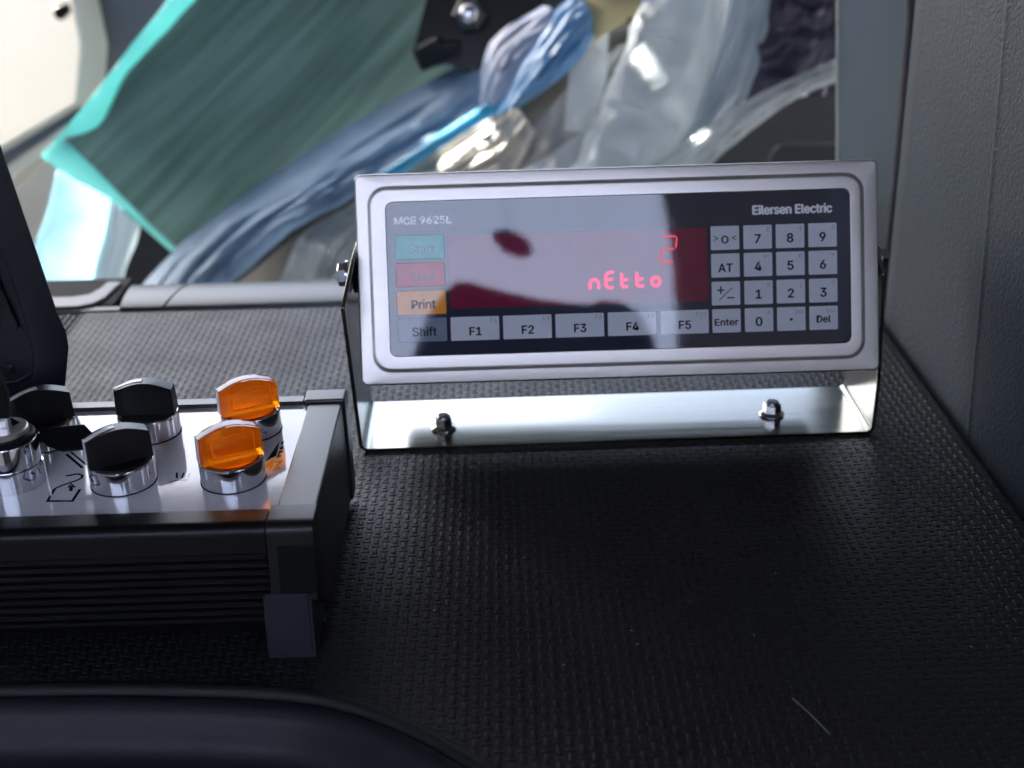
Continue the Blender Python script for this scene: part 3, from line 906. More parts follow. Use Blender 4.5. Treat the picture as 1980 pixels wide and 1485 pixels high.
# angular logo beside the amber knob
bm = bmesh.new()
def poly(pts, dz=0.00006):
    P = [on_z(x, y, ZL) for x, y in pts]
    f = bm.faces.new([bm.verts.new((p.x, p.y, ZL + dz)) for p in P])
poly([(513, 893), (541, 853), (534, 882), (524, 886)])
poly([(540, 873), (547, 871), (546, 875), (541, 876), (540, 880), (544, 880), (543, 884), (534, 886)])
poly([(543, 856), (549, 852), (548, 858), (544, 860)]); poly([(541, 866), (548, 862), (547, 868), (541, 870)])
flat("logo_mark", bm, M['ink'], box_t)
bm = bmesh.new()
poly([(512, 902), (522, 892), (531, 888), (526, 906)])
poly([(533, 892), (547, 889), (546, 893), (536, 904), (543, 903), (543, 907), (527, 911), (529, 906), (539, 894), (532, 896)])
flat("logo_mark", bm, M['label_orange'], box_t)

# ---- rotary knobs
def grip_mesh(mat, clear=False):
    """fin-shaped handle on a round base, local coordinates, fin along x, pointer end at -x"""
    bm = bmesh.new()
    zb = 0.0102
    lathe(bm, [(0.0122, zb - 0.003), (0.0124, zb + 0.0004), (0.0118, zb + 0.0012), (0.0090, zb + 0.0012)], I4, 40)
    loops = []
    nx = 15
    L0, L1 = -0.0140, 0.0136
    rows = [(-0.001, 1.0, 1.0), (0.5, 0.992, 0.92), (0.985, 0.975, 0.84), (1.0, 0.965, 0.76)]
    def half(t):  # half thickness along the fin
        return 0.0046 if t > 0.12 else 0.0028 + 0.0018 * t / 0.12
    def top(t): return 0.0122 + 0.0036 * math.sin(math.pi * t)
    for f, kx, ky in rows:
        lp_ = []
        ts = [k / (nx - 1) for k in range(nx)]
        for t in ts:
            x = (L0 + (L1 - L0) * t) * kx
            lp_.append((x, -half(t) * ky, zb + 0.001 + top(t) * f))
        for t in reversed(ts):
            x = (L0 + (L1 - L0) * t) * kx
            lp_.append((x, half(t) * ky, zb + 0.001 + top(t) * f))
        loops.append(lp_)
    vs = [[bm.verts.new(p) for p in lp_] for lp_ in loops]
    n = len(vs[0])
    for a, b in zip(vs, vs[1:]):
        for i in range(n):
            bm.faces.new((a[i], a[(i + 1) % n], b[(i + 1) % n], b[i]))
    t_ = vs[-1]
    for i in range(nx - 1):
        bm.faces.new((t_[i], t_[i + 1], t_[n - 2 - i], t_[n - 1 - i]))
    b_ = vs[0]
    for i in range(nx - 1):
        bm.faces.new((b_[i + 1], b_[i], b_[n - 1 - i], b_[n - 2 - i]))
    return bm, zb, top, half, L0, L1


def make_knob(parent, clear):
    bm = bmesh.new()
    lathe(bm, [(0.0142, 0.0), (0.0142, 0.0101), (0.0139, 0.0108), (0.0133, 0.0111), (0.0127, 0.0108), (0.0125, 0.0087)], I4, 64, True, True)
    ring = obj("rotary_knob", bm, M['chrome'], parent, sharp=40)
    ring['knob'] = 1
    bm = bmesh.new()
    lathe(bm, [(0.01445, 0.0001), (0.01445, 0.0005)], I4, 48); obj("gasket", bm, M['rubber'], ring)
    bm, zb, top, half, L0, L1 = grip_mesh(None)
    g = obj("grip", bm, M['orange_clear'] if clear else M['grip_black'], ring, sharp=30)
    # pointer line: up the front-left end and half way along the top
    bm = bmesh.new()
    w = 0.0018 if clear else 0.0013
    path = []
    for k in range(7):
        f = k / 6
        path.append((L0 * (1 - 0.020 * f) - 0.00045, zb + 0.002 + top(0) * f * 0.98))
    ts = [0.0, .1, .2, .3, .4, .5] if not clear else [0, .1, .25, .4, .55, .7, .85, .97]
    for t in ts:
        path.append(((L0 + (L1 - L0) * t) * 0.95 - 0.0002, zb + 0.0014 + top(t)))
    vt = [(bm.verts.new((x, -w, z_)), bm.verts.new((x, w, z_))) for x, z_ in path]
    vb = [(bm.verts.new((x + 0.0004, -w, z_ - 0.0004)), bm.verts.new((x + 0.0004, w, z_ - 0.0004))) for x, z_ in path]
    for i in range(len(path) - 1):
        bm.faces.new((vt[i][0], vt[i][1], vt[i + 1][1], vt[i + 1][0]))
        bm.faces.new((vb[i][1], vb[i][0], vb[i + 1][0], vb[i + 1][1]))
        bm.faces.new((vt[i][0], vt[i + 1][0], vb[i + 1][0], vb[i][0]))
        bm.faces.new((vt[i][1], vb[i][1], vb[i + 1][1], vt[i + 1][1]))
    obj("pointer_line", bm, M['white_line'], ring)
    if clear:
        # recessed frame moulded into the front face of the amber handle, and the white lamp carrier inside
        bm = bmesh.new()
        for y in (-0.0037,):
            fr_ = [(-0.0088, zb + 0.0035), (0.0098, zb + 0.0035), (0.0098, zb + 0.0128), (0.002, zb + 0.0134), (-0.0088, zb + 0.0118)]
            stroke(bm, fr_, 0.0008, Matrix(((1, 0, 0, 0), (0, 0, -1, y), (0, 1, 0, 0), (0, 0, 0, 1))), z1=0.0011, closed=True)
        obj("moulded_frame", bm, M['orange_clear2'], ring)
        bm = bmesh.new()
        lathe(bm, [(0.0105, zb - 0.004), (0.0105, zb - 0.0032)], I4, 32)
        obj("lamp_disc", bm, M['white_line'], ring)
    return ring


M['orange_clear2'] = pmat("orange_ridge", (1.0, 0.33, 0.01), 0.12, spec=0.6, translucent=0.5, var=0.03, vscale=100)
k_black = make_knob(box_t, False)
k_amber = make_knob(box_t, True)
spots = [(k_black, (240, 931), 28), (None, (292, 836), 2), (None, (92, 851), 26), (k_amber, (452, 926), 27), (None, (487, 831), 25)]
src = {False: k_black, True: k_amber}
for k, (px, py), ang in spots:
    amber = px > 400
    o = k if k else dup(src[amber], box_t)
    p = on_z(px, py, ZL)
    o.location = (p.x, p.y, ZL + 0.00005)
    o.rotation_euler.z = R(ang)
    o['label'] = {(240, 931): "front black rotary knob", (292, 836): "back black rotary knob turned square", (92, 851): "leftmost black rotary knob", (452, 926): "front amber rotary knob", (487, 831): "back amber rotary knob"}[(px, py)]
    if 'knob' in o: del o['knob']

# ---- key switch at the left
kp = on_z(28, 930, ZL)
bm = bmesh.new()
T = Matrix.Translation((kp.x, kp.y, ZL + 0.00005))
lathe(bm, [(0.0142, 0), (0.0142, 0.0098), (0.0138, 0.0102), (0.0135, 0.0102), (0.0135, 0.0106), (0.0133, 0.0205), (0.0128, 0.0212)], T, 64)
ks = obj("key_switch", bm, M['chrome'], box_t, sharp=40)
bm = bmesh.new()
lathe(bm, [(0.0128, 0.0205), (0.0128, 0.0232), (0.0120, 0.0240), (0.0104, 0.0242)], T, 48)
obj("switch_collar", bm, M['black_plastic'], ks)
bm = bmesh.new()
lathe(bm, [(0.0104, 0.0238), (0.0104, 0.0262), (0.0098, 0.0268), (0.0, 0.0268)][:3], T, 48)
obj("lock_face", bm, M['steel'], ks)
# the key itself, with strap and tag
ktop = Vector((kp.x - 0.0012, kp.y - 0.001, ZL + 0.0270))
key_t = thing("key_with_tag", "black headed key in the chrome key switch, with a black plastic tag", "key", ktop)
bm = bmesh.new()
box(bm, ktop.x - 0.0015, ktop.x + 0.0035, ktop.y - 0.0012, ktop.y + 0.0012, ktop.z, ktop.z + 0.009)
obj("key_shank", bm, M['bolt'], key_t)
bm = bmesh.new()
prism(bm, [(-0.010, 0.0), (0.0062, 0.0), (0.0068, 0.012), (0.0052, 0.0215), (-0.002, 0.0245), (-0.012, 0.0245)], -0.0024, 0.0024,
      Matrix(((1, 0, 0, ktop.x), (0, 0, -1, ktop.y), (0, 1, 0, ktop.z + 0.005), (0, 0, 0, 1))))
beveled("key_head", bm, M['black_plastic'], key_t, 0.0010, 2)
# strap and tag lie over the label, held up a little by the knobs
ty = kp.y + 0.004
s0, s1, s2 = on_y(22, 812, ty - 0.002), on_y(78, 848, ty + 0.006), on_y(84, 832, ty + 0.006)
bm = bmesh.new()
def slab(bm, pts, d):
    d = Vector(d)
    a = [bm.verts.new(p) for p in pts]; b = [bm.verts.new(Vector(p) + d) for p in pts]
    bm.faces.new(a); bm.faces.new(list(reversed(b)))
    for i in range(len(pts)):
        bm.faces.new((a[i], b[i], b[(i + 1) % len(pts)], a[(i + 1) % len(pts)]))
slab(bm, [on_y(18, 806, ty - 0.004), on_y(40, 818, ty), on_y(82, 843, ty + 0.006), on_y(78, 856, ty + 0.005), on_y(34, 834, ty - 0.001), on_y(22, 822, ty - 0.004)], (0.0003, 0.0012, -0.0008))
beveled("tag_strap", bm, M['black_plastic'], key_t, 0.0002, 1)
bm = bmesh.new()
slab(bm, [on_y(76, 828, ty + 0.010), on_y(162, 820, ty + 0.012), on_y(186, 846, ty + 0.006), on_y(168, 868, ty + 0.001), on_y(118, 872, ty), on_y(90, 862, ty + 0.001), on_y(74, 846, ty + 0.005)], (0.0002, 0.0012, -0.0012))
beveled("tag", bm, M['black_plastic'], key_t, 0.0003, 1)

# =================================================================== MONITOR AT THE LEFT EDGE
YM = 0.603
mon = thing("monitor", "dark monitor with a thick frame cut by the left edge, behind the control box", "monitor", (-0.26, 0.62, 0))
def mp(x, y, Y=YM): return on_y(x, y, Y)
front = [mp(-16, 230), mp(112, 606), mp(128, 640), mp(134, 672), mp(128, 742), mp(122, 775), mp(-300, 800), mp(-420, 760), mp(-420, 180), mp(-300, 150), mp(-60, 150)]
bm = bmesh.new()
bk = Vector((-0.016, 0.030, 0.004))
a = [bm.verts.new(p) for p in front]
b = [bm.verts.new(p + bk) for p in front]
cen = sum(front, Vector()) / len(front)
inner_px = [(-75, 300), (2, 478), (48, 622), (64, 690), (60, 735), (30, 752), (-260, 770), (-360, 740), (-360, 240), (-300, 220), (-110, 220)]
inn_ = [mp(x, y, YM - 0.0035) for x, y in inner_px]
c = [bm.verts.new(p) for p in inn_]
d = [bm.verts.new(p + Vector((-0.0012, 0.007, 0.0006))) for p in inn_]
n = len(a)
for i in range(n):
    j = (i + 1) % n
    bm.faces.new((a[i], a[j], b[j], b[i]))
    bm.faces.new((a[j], a[i], c[i], c[j]))
    bm.faces.new((c[j], c[i], d[i], d[j]))
bm.faces.new(b)
bm.faces.new(list(reversed(d)))
bmesh.ops.recalc_face_normals(bm, faces=bm.faces[:])
bevel(bm, 0.0012, 2, 40)
obj("frame", bm, M['bezel_dark'], mon, sharp=30)
bm = bmesh.new()
sp = [mp(x, y, YM + 0.0008) for x, y in [(-140, 330), (-40, 460), (36, 632), (30, 640), (-330, 690), (-330, 300)]]
slab(bm, sp, (0, 0.002, 0))
beveled("screen", bm, M['screen'], mon, 0.0003, 1)
sc = mp(14, 712, YM + 0.003)
bm = bmesh.new()
T = Matrix.Translation(sc) @ Matrix.Rotation(R(90), 4, 'X')
lathe(bm, [(0.0030, -0.001), (0.0030, 0.0006), (0.0022, 0.0012), (0.0013, 0.0012), (0.0012, 0.0004)], T, 20)
obj("screw", bm, M['black_gloss'], mon)
bm = bmesh.new()
box(bm, -0.33, -0.28, YM + 0.012, YM + 0.03, 0.0, 0.10)
beveled("stand", bm, M['black_plastic'], mon, 0.002, 2)

# =================================================================== BEHIND: WRAPPED SEATS AND BAGS
def fold(p, seed, f):
    q = p * f + Vector((seed * 3.1, seed * 1.7, seed * 0.9))
    return (1 - abs(noise.noise(q))) ** 2 - 0.5 + 0.5 * noise.noise(q * 2.3)


def polyline(P, n):
    P = [Vector(p) for p in P]
    L = [0]
    for a, b in zip(P, P[1:]): L.append(L[-1] + (b - a).length)
    out = []
    for k in range(n):
        s = L[-1] * k / (n - 1)
        i = max(j for j in range(len(P) - 1) if L[j] <= s + 1e-9)
        t = (s - L[i]) / max(1e-9, L[i + 1] - L[i])
        p0, p1, p2, p3 = P[max(i - 1, 0)], P[i], P[i + 1], P[min(i + 2, len(P) - 1)]
        out.append(p1.lerp(p2, t) * 0.5 + 0.5 * (0.5 * ((2 * p1) + (p2 - p0) * t + (2 * p0 - 5 * p1 + 4 * p2 - p3) * t * t + (3 * p1 - p0 - 3 * p2 + p3) * t ** 3)))
    return out


def sheet(name, A, B, mat, parent=None, nu=48, nv=20, bulge=0.0, crumple=0.0, freq=14, seed=1, thick=0.0015, stretch=None, pleat=0.0):
    """cloth or film spanned between two edges given as photo pixels with a distance; bulged, crumpled and given thickness"""
    PA = polyline([on_y(*q) for q in A], nu); PB = polyline([on_y(*q) for q in B], nu)
    bm = bmesh.new()
    g = []
    for i in range(nu):
        row = []
        for j in range(nv):
            t = j / (nv - 1)
            p = PA[i].lerp(PB[i], t)
            nrm = Vector((0.1, -0.95, 0.3))
            q = Vector((p.x * (stretch[0] if stretch else 1), p.y, p.z * (stretch[1] if stretch else 1)))
            p = p + nrm * (bulge * math.sin(math.pi * t) + crumple * fold(q, seed, freq) + pleat * (1 - 2 * abs(noise.noise(Vector((i / nu * 2.2 + seed, t * 6.5, seed * 0.37))))))
            row.append(bm.verts.new(p))
        g.append(row)
    for i in range(nu - 1):
        for j in range(nv - 1):
            bm.faces.new((g[i][j], g[i + 1][j], g[i + 1][j + 1], g[i][j + 1]))
    o = obj(name, bm, mat, parent, sharp=75)
    md = o.modifiers.new("thickness", 'SOLIDIFY'); md.thickness = thick; md.offset = -1
    return o


def board(name, px, mat, parent=None, d=(0, 0.03, 0), bev=0.004):
    bm = bmesh.new()
    slab(bm, [on_y(*q) for q in px], d)
    return beveled(name, bm, mat, parent, bev, 2)


def film(name, col, alpha, rough=0.12, bump=0.5, bscale=30, spec=0.8, tl=0.0):
    m = pmat(name, col, rough, spec=spec, alpha=alpha, bump=min(1, bump * 1.3), bscale=bscale * 1.6, bdist=0.009, var=0.1, vscale=20, translucent=tl)
    return m


M['green_wrap'] = None
m, nt, p = new_mat("green_wrap")
tc = nt.nodes.new("ShaderNodeTexCoord"); mpn = nt.nodes.new("ShaderNodeMapping"); nz = nt.nodes.new("ShaderNodeTexNoise"); cr = nt.nodes.new("ShaderNodeValToRGB")
mpn.inputs["Rotation"].default_value = (0, R(40), 0)
mps = nt.nodes.new("ShaderNodeMapping"); mps.inputs["Scale"].default_value = (1.5, 6.0, 60.0)
nz.inputs["Scale"].default_value = 1.3; nz.inputs["Detail"].default_value = 6
nt.links.new(tc.outputs["Object"], mpn.inputs[0]); nt.links.new(mpn.outputs[0], mps.inputs[0]); nt.links.new(mps.outputs[0], nz.inputs["Vector"]); nt.links.new(nz.outputs[0], cr.inputs[0])
cr.color_ramp.elements[0].position = 0.3; cr.color_ramp.elements[0].color = (0.078, 0.170, 0.148, 1)
cr.color_ramp.elements[1].position = 0.72; cr.color_ramp.elements[1].color = (0.200, 0.370, 0.330, 1)
nt.links.new(cr.outputs[0], p.inputs["Base Color"]); p.inputs["Roughness"].default_value = 0.5
M['green_wrap'] = m
M['cyan_film'] = pmat("cyan_film", (0.40, 0.88, 0.86), 0.3, var=0.1, vscale=10, translucent=0.5, bump=0.3, bscale=20, bdist=0.004)
M['teal_film'] = pmat("teal_film", (0.10, 0.45, 0.40), 0.3, var=0.15, vscale=10, translucent=0.4)
M['pale_blue'] = pmat("pale_blue_film", (0.60, 0.82, 0.90), 0.35, var=0.1, vscale=8, translucent=0.6, bump=0.4, bscale=14, bdist=0.006)
M['white_film'] = pmat("white_film", (0.75, 0.82, 0.84), 0.3, var=0.06, vscale=8, translucent=0.3)
M['blue_film'] = pmat("blue_film", (0.23, 0.37, 0.54), 0.6, var=0.25, vscale=9, bump=0.5, bscale=16, bdist=0.006)
M['blue_bag'] = pmat("blue_bag_film", (0.20, 0.44, 0.72), 0.3, var=0.2, vscale=10, bump=0.5, bscale=18, bdist=0.006, translucent=0.25)
M['bag_pale'] = pmat("pale_bag_film", (0.38, 0.47, 0.64), 0.40, var=0.12, vscale=10, bump=0.5, bscale=18, bdist=0.006, translucent=0.2)
M['cyan_edge'] = pmat("cyan_edge_film", (0.10, 0.50, 0.75), 0.25, var=0.1, vscale=10, translucent=0.3)
M['tape'] = pmat("masking_tape", (0.52, 0.46, 0.24), 0.45, var=0.12, vscale=25, translucent=0.1)
M['clear'] = film("clear_film", (0.78, 0.85, 0.86), 0.42, 0.14, 0.8, 24)
M['clear_thin'] = film("thin_clear_film", (0.66, 0.72, 0.74), 0.22, 0.12, 0.8, 30)
M['milky'] = film("milky_film", (0.74, 0.82, 0.85), 0.80, 0.2, 0.6, 20, tl=0.15)
M['grey_cloth'] = pmat("grey_cloth", (0.085, 0.095, 0.095), 0.7, var=0.35, vscale=12, bump=0.5, bscale=20, bdist=0.006)
M['dark_wrap'] = pmat("dark_wrap", (0.050, 0.046, 0.075), 0.18, spec=0.7, var=0.2, vscale=10, bump=0.5, bscale=22, bdist=0.006)

structure(board("door_trim", [(120, -160, 1.86), (470, -160, 1.86), (440, 120, 1.86), (230, 330, 1.86), (20, 420, 1.86), (-200, 420, 1.86), (-200, 250, 1.86)], M['bluegrey'], d=(0, 0.05, 0)))
cream = thing("cream_board", "sunlit cream plastic board with a small black clip, at the upper left", "board", on_y(60, 290, 1.72))
board("panel_board", [(-220, -160, 1.845), (100, -160, 1.85), (143, 0, 1.783), (160, 86, 1.746), (150, 200, 1.697), (0, 288, 1.66), (-220, 400, 1.615)], M['cream'], cream, d=(0.02, 0.05, -0.01), bev=0.004)
board("panel_edge", [(0, 284, 1.68), (152, 203, 1.71), (150, 226, 1.70), (0, 322, 1.665)], M['bluegrey'], cream, d=(0.01, 0.03, 0), bev=0.004)
board("clip", [(100, 16, 1.745), (124, 8, 1.745), (132, 26, 1.745), (118, 42, 1.735), (104, 34, 1.735)], M['black_gloss'], cream, d=(0, 0.02, 0), bev=0.003)
tag(board("cream_sill", [(-60, 372, 1.66), (131, 236, 1.70), (142, 248, 1.70), (60, 318, 1.68), (-40, 400, 1.66)], M['cream'], d=(0.0, 0.06, -0.02), bev=0.008), "narrow bright cream sill bar between the cream board and the green wrapped board", "sill")
tag(board("folded_seat", [(-80, 420, 1.72), (60, 318, 1.72), (140, 250, 1.72), (150, 380, 1.72), (60, 620, 1.70), (-80, 640, 1.70)], M['beige'], d=(0, 0.1, 0), bev=0.01), "beige folded seat below the cream sill, partly behind the monitor", "seat")

gr = thing("wrapped_board", "dark green padded board wrapped in cyan film, leaning across the upper left", "board", on_y(240, 480, 1.45))
sheet("board_face", [(128, 262, 1.37), (190, 242, 1.38), (236, 150, 1.42), (330, 52, 1.48), (396, -16, 1.52), (450, -120, 1.56)],
      [(352, 486, 1.42), (440, 420, 1.45), (520, 352, 1.50), (680, 270, 1.58), (850, 168, 1.66), (900, -120, 1.74)], M['green_wrap'], gr, 40, 24, 0.015, 0.002, 9, 3, 0.03)
sheet("film_edge", [(84, 302, 1.35), (160, 208, 1.36), (215, 138, 1.38), (262, 78, 1.42), (330, -8, 1.46), (380, -110, 1.52)],
      [(130, 266, 1.36), (196, 244, 1.37), (240, 148, 1.41), (334, 50, 1.47), (400, -18, 1.51), (460, -120, 1.55)], M['cyan_film'], gr, 36, 8, 0.006, 0.003, 12, 4, 0.002)
sheet("film_edge", [(130, 262, 1.355), (180, 298, 1.36), (246, 352, 1.37), (290, 410, 1.39), (360, 468, 1.40)],
      [(82, 302, 1.345), (128, 335, 1.35), (216, 384, 1.36), (276, 436, 1.38), (338, 490, 1.39)], M['cyan_film'], gr, 30, 8, 0.006, 0.002, 12, 5, 0.002)
sh = thing("pale_blue_sheet", "pale blue plastic sheet hanging in sunlight below the green board", "plastic sheet", on_y(160, 560, 1.40))
sheet("sheet_film", [(112, 330, 1.385), (96, 400, 1.38), (70, 480, 1.37), (50, 620, 1.36)], [(238, 382, 1.40), (228, 450, 1.39), (206, 520, 1.385), (185, 620, 1.38)], M['pale_blue'], sh, 28, 20, 0.012, 0.006, 12, 6, 0.002)
sheet("folded_edge", [(218, 384, 1.375), (205, 450, 1.375), (186, 520, 1.37), (170, 620, 1.365)], [(270, 436, 1.39), (262, 470, 1.39), (240, 520, 1.38), (222, 620, 1.37)], M['white_film'], sh, 24, 10, 0.012, 0.003, 12, 7, 0.002)

bl = thing("blue_seat_cover", "blue plastic film stretched over a seat, sweeping up behind the indicator", "seat cover", on_y(420, 560, 1.30))
sheet("cover_film", [(270, 566, 1.26), (360, 470, 1.30), (500, 362, 1.36), (650, 264, 1.42), (800, 180, 1.50), (930, 110, 1.56)],
      [(430, 566, 1.24), (560, 444, 1.27), (660, 396, 1.30), (740, 345, 1.34), (860, 262, 1.40), (980, 180, 1.46)], M['blue_film'], bl, 64, 36, 0.022, 0.006, 16, 8, 0.003, (1, 1), 0.009)
sheet("cyan_edge", [(700, 360, 1.30), (790, 300, 1.33), (870, 248, 1.36), (960, 190, 1.38), (1040, 150, 1.40)],
      [(720, 375, 1.30), (820, 305, 1.33), (900, 252, 1.36), (980, 205, 1.38), (1050, 165, 1.40)], M['cyan_edge'], bl, 30, 6, 0.006, 0.003, 14, 9, 0.002)
bg = thing("blue_bag", "bright blue plastic bag gathered with yellow tape, at the top centre", "bag", on_y(1000, 240, 1.40))
sheet("bag_side", [(928, 196, 1.40), (934, 130, 1.41), (950, 84, 1.42), (1000, 40, 1.43), (1046, 14, 1.44)], [(950, 236, 1.38), (985, 180, 1.38), (1020, 130, 1.39), (1060, 90, 1.40), (1090, 40, 1.42)], M['bag_pale'], bg, 36, 24, 0.014, 0.007, 18, 10, 0.002, None, 0.006)
sheet("bag_body", [(960, 226, 1.37), (1000, 150, 1.37), (1036, 80, 1.38), (1076, 20, 1.40), (1112, -8, 1.42)], [(1000, 206, 1.36), (1080, 150, 1.36), (1125, 105, 1.37), (1138, 84, 1.39), (1146, 66, 1.41)], M['blue_bag'], bg, 40, 24, 0.025, 0.006, 18, 11, 0.002, None, 0.010)
sheet("tape_band", [(1104, -14, 1.405), (1128, 40, 1.395), (1144, 82, 1.40)], [(1222, -30, 1.405), (1238, 0, 1.395), (1228, 26, 1.40)], M['tape'], bg, 18, 16, 0.02, 0.003, 12, 12, 0.002)
sheet("bag_neck", [(1216, -40, 1.41), (1232, -10, 1.405), (1228, 24, 1.41)], [(1290, -120, 1.42), (1310, -80, 1.42), (1300, -40, 1.42)], M['blue_bag'], bg, 14, 12, 0.02, 0.004, 12, 13, 0.002)

bu = thing("seat_bracket", "black seat hinge bracket with a shiny round bolt head, at the top edge", "hinge", on_y(880, 170, 1.52))
board("bracket_plate", [(796, 102, 1.50), (838, -60, 1.52), (1060, -60, 1.52), (1040, 20, 1.50), (950, 92, 1.49), (924, 140, 1.49), (928, 186, 1.49), (912, 186, 1.49), (902, 138, 1.49), (862, 124, 1.49), (812, 138, 1.49)], M['black_gloss'], bu, d=(0.01, 0.05, 0), bev=0.003)
board("bracket_arm", [(800, 96, 1.485), (846, 70, 1.485), (858, 86, 1.485), (890, 80, 1.485), (884, 110, 1.485), (816, 140, 1.485)], M['bezel_dark'], bu, d=(0.0, 0.02, 0), bev=0.003)
bp_ = on_y(906, 28, 1.475)
bm = bmesh.new()
T = Matrix.Translation(bp_) @ Matrix.Rotation(R(78), 4, 'X')
lathe(bm, [(0.019, -0.02), (0.019, 0.0), (0.016, 0.003), (0.0125, 0.003)], T, 6)
obj("bolt_washer", bm, M['bezel_dark'], bu)
bm = bmesh.new()
lathe(bm, [(0.0108, -0.002), (0.0108, 0.006), (0.0095, 0.0095), (0.006, 0.0115), (0.002, 0.012)], T, 28)
obj("bolt_head", bm, M['bolt'], bu, sharp=60)

# pale cloth catching light between the blue cover and the clear bags
tag(sheet("cream_cloth", [(650, 420, 1.36), (760, 340, 1.38), (880, 262, 1.40), (990, 200, 1.42)], [(700, 470, 1.34), (860, 400, 1.36), (980, 350, 1.37), (1030, 262, 1.39)], M['cream'], None, 60, 40, 0.015, 0.012, 20, 14, 0.003, None, 0.016),
    "pale cream cloth showing just above the indicator's upper left corner", "cloth")
gc = thing("grey_seat", "dark grey seat under crumpled clear plastic, behind the indicator", "seat", on_y(800, 560, 1.50))
sheet("seat_cloth", [(380, 620, 1.42), (560, 470, 1.44), (700, 400, 1.46), (860, 330, 1.50), (960, 200, 1.56), (1100, 60, 1.60)], [(700, 640, 1.36), (1000, 560, 1.40), (1200, 440, 1.44), (1320, 340, 1.48), (1380, 200, 1.54), (1400, 40, 1.58)], M['grey_cloth'], gc, 44, 30, 0.03, 0.014, 8, 15, 0.003)
sheet("clear_cover", [(520, 590, 1.30), (580, 460, 1.31), (650, 410, 1.33), (740, 380, 1.35)], [(740, 600, 1.27), (760, 540, 1.28), (780, 480, 1.29), (800, 430, 1.30)], M['clear'], gc, 40, 30, 0.01, 0.013, 20, 16, 0.001, None, 0.012)
sheet("clear_cover", [(880, 380, 1.40), (990, 290, 1.42), (1080, 190, 1.45), (1190, 90, 1.48)], [(1180, 400, 1.36), (1210, 320, 1.38), (1230, 220, 1.42), (1250, 90, 1.46)], M['clear_thin'], gc, 44, 34, 0.01, 0.014, 22, 17, 0.001, None, 0.014)
sheet("clear_strap", [(1108, 60, 1.42), (1100, 140, 1.42), (1092, 250, 1.41)], [(1176, 50, 1.42), (1172, 150, 1.42), (1140, 262, 1.41)], M['clear'], gc, 20, 8, 0.006, 0.004, 12, 18, 0.001)
sheet("clear_cover", [(960, 360, 1.34), (1060, 300, 1.35), (1150, 240, 1.37)], [(1000, 420, 1.32), (1130, 380, 1.33), (1240, 330, 1.34)], M['clear'], gc, 30, 20, 0.01, 0.012, 22, 19, 0.001)

# rolled part in milky film with ribs cut to short white arcs for highlights
ro = thing("wrapped_roll", "thick roll in milky film with raised white ribs, above the indicator", "roll", on_y(1230, 400, 1.34))
ax = [on_y(x, y, Y) for x, y, Y in [(1150, 420, 1.30), (1215, 300, 1.33), (1270, 190, 1.36), (1312, 80, 1.40), (1340, -30, 1.44), (1360, -120, 1.48)]]
axf = polyline(ax, 46)
bm = bmesh.new()
loops = []
for i, p in enumerate(axf):
    d = (axf[min(i + 1, 45)] - axf[max(i - 1, 0)]).normalized()
    a = d.cross(Vector((0, -1, 0.2))).normalized(); b = d.cross(a)
    lp_ = []
    for k in range(32):
        t = 2 * math.pi * k / 32
        dirv = a * math.cos(t) + b * math.sin(t)
        q = p + dirv * 0.048
        lp_.append(p + dirv * (0.045 + 0.007 * fold(Vector((q.x * 1.0, q.y, q.z * 0.6)), 21, 22) + 0.006 * (1 - 2 * abs(noise.noise(Vector((i * 0.05, k / 32 * 9.0, 4.2)))))))
    loops.append(lp_)
rings(bm, loops)
obj("roll_body", bm, M['milky'], ro, sharp=80)
for f in (0.33, 0.55, 0.78):
    i = int(f * 45)
    p = axf[i]; d = (axf[i + 1] - axf[i - 1]).normalized()
    a = d.cross(Vector((0, -1, 0.2))).normalized(); b = d.cross(a)
    pts = [p + (a * math.cos(R(t)) + b * math.sin(R(t))) * 0.0505 for t in range(196, 262, 6)]
    bm = bmesh.new(); tube(bm, pts, [0.0022 + 0.0022 * math.sin(math.pi * k / (len(pts) - 1)) for k in range(len(pts))], 8)
    obj("rib", bm, M['white_film'], ro)  # short white arc standing for a highlight on the film
sheet("loose_film", [(1225, 380, 1.32), (1300, 280, 1.33), (1370, 150, 1.36), (1400, 30, 1.40), (1410, -80, 1.44)], [(1320, 360, 1.33), (1390, 260, 1.34), (1440, 180, 1.36), (1478, 60, 1.40), (1500, -80, 1.44)], M['milky'], ro, 44, 28, 0.015, 0.008, 20, 22, 0.001, None, 0.014)

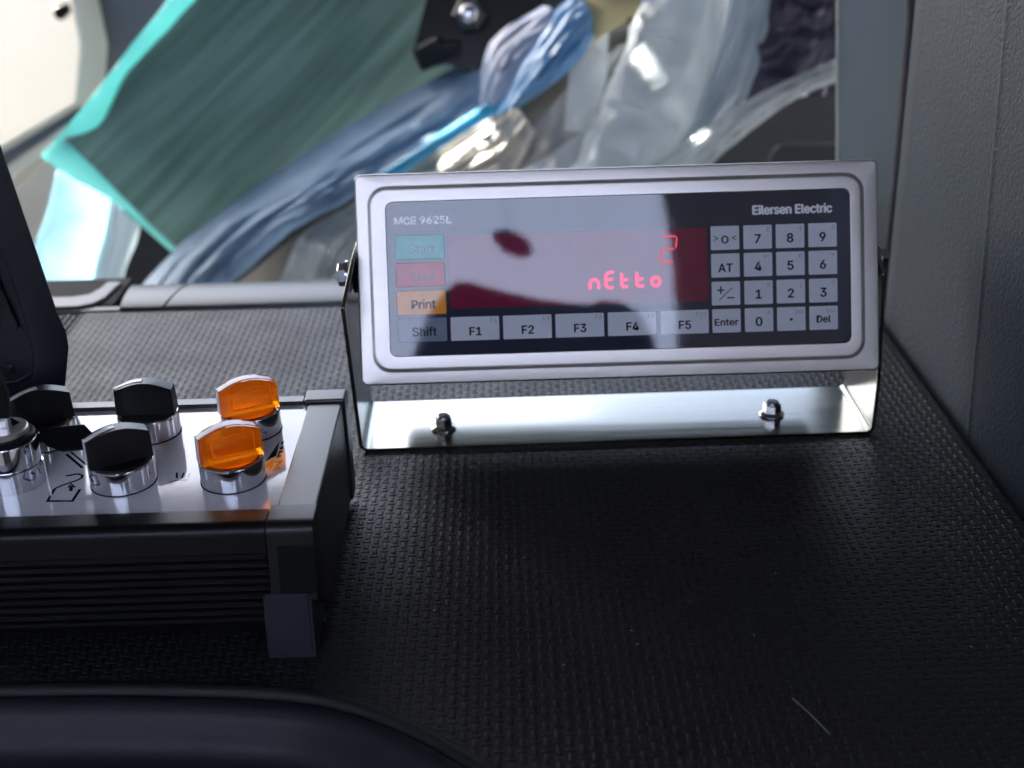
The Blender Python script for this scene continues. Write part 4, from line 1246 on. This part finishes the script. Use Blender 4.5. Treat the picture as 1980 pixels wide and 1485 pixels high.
db = thing("dark_bundle", "dark crinkled bundle inside a clear bag, left of the grey pillar", "bundle", on_y(1560, 250, 1.40))
sheet("bundle_wrap", [(1440, 220, 1.38), (1450, 130, 1.39), (1466, 60, 1.40), (1500, -90, 1.43)], [(1660, 170, 1.42), (1700, 90, 1.43), (1710, 30, 1.44), (1720, -90, 1.46)], M['dark_wrap'], db, 60, 48, 0.05, 0.018, 24, 23, 0.003, None, 0.012)
sheet("bag_edge", [(1215, 350, 1.29), (1320, 276, 1.30), (1410, 214, 1.31), (1510, 160, 1.32), (1660, 96, 1.34)], [(1340, 350, 1.29), (1400, 292, 1.30), (1480, 226, 1.31), (1560, 180, 1.32), (1670, 136, 1.34)], M['clear'], db, 50, 20, 0.012, 0.008, 22, 24, 0.001, None, 0.010)
tube_pts = [on_y(*q) for q in [(1215, 345, 1.285), (1330, 292, 1.29), (1420, 240, 1.30), (1500, 200, 1.31), (1560, 180, 1.32)]]
bm = bmesh.new(); tube(bm, polyline(tube_pts, 20), 0.0022, 8); obj("bag_hem", bm, M['white_film'], db)
tag(board("storage_box", [(1490, 292, 1.5), (1512, 274, 1.5), (1700, 274, 1.5), (1700, 460, 1.48), (1490, 460, 1.48)], M['navy'], d=(0, 0.02, -0.01), bev=0.008), "dark storage box low in the gap left of the grey pillar", "box")

# =================================================================== SMALL THINGS ON THE MAT
hp = [on_z(1532, 1350, 0.0009), on_z(1556, 1371, 0.0010), on_z(1580, 1394, 0.0010), on_z(1604, 1420, 0.0008)]
bm = bmesh.new(); tube(bm, polyline(hp, 14), 0.00009, 6)
tag(obj("hair", bm, M['white_line']), "single pale hair lying on the black mat at the lower right", "hair")
bm = bmesh.new()
for x, y in [(1220, 1219), (1350, 1063), (1332, 1163), (1790, 980), (1432, 858), (668, 1052), (700, 1140), (658, 1250), (1500, 1108), (1460, 1228), (1680, 866), (1555, 900), (1090, 1285), (1232, 1245), (610, 1330), (1010, 1078), (1700, 1105), (1880, 1250), (1250, 1400), (840, 1180)]:
    p = on_z(x + rnd.uniform(-3, 3), y, 0.0007)
    s = rnd.uniform(0.00012, 0.0003)
    bmesh.ops.create_icosphere(bm, subdivisions=1, radius=s, matrix=Matrix.Translation(p) @ Matrix.Diagonal((1.6, 1, 0.7, 1)))
tag(obj("dust", bm, M['white_line']), "pale dust specks scattered on the black mat", None, kind='stuff')
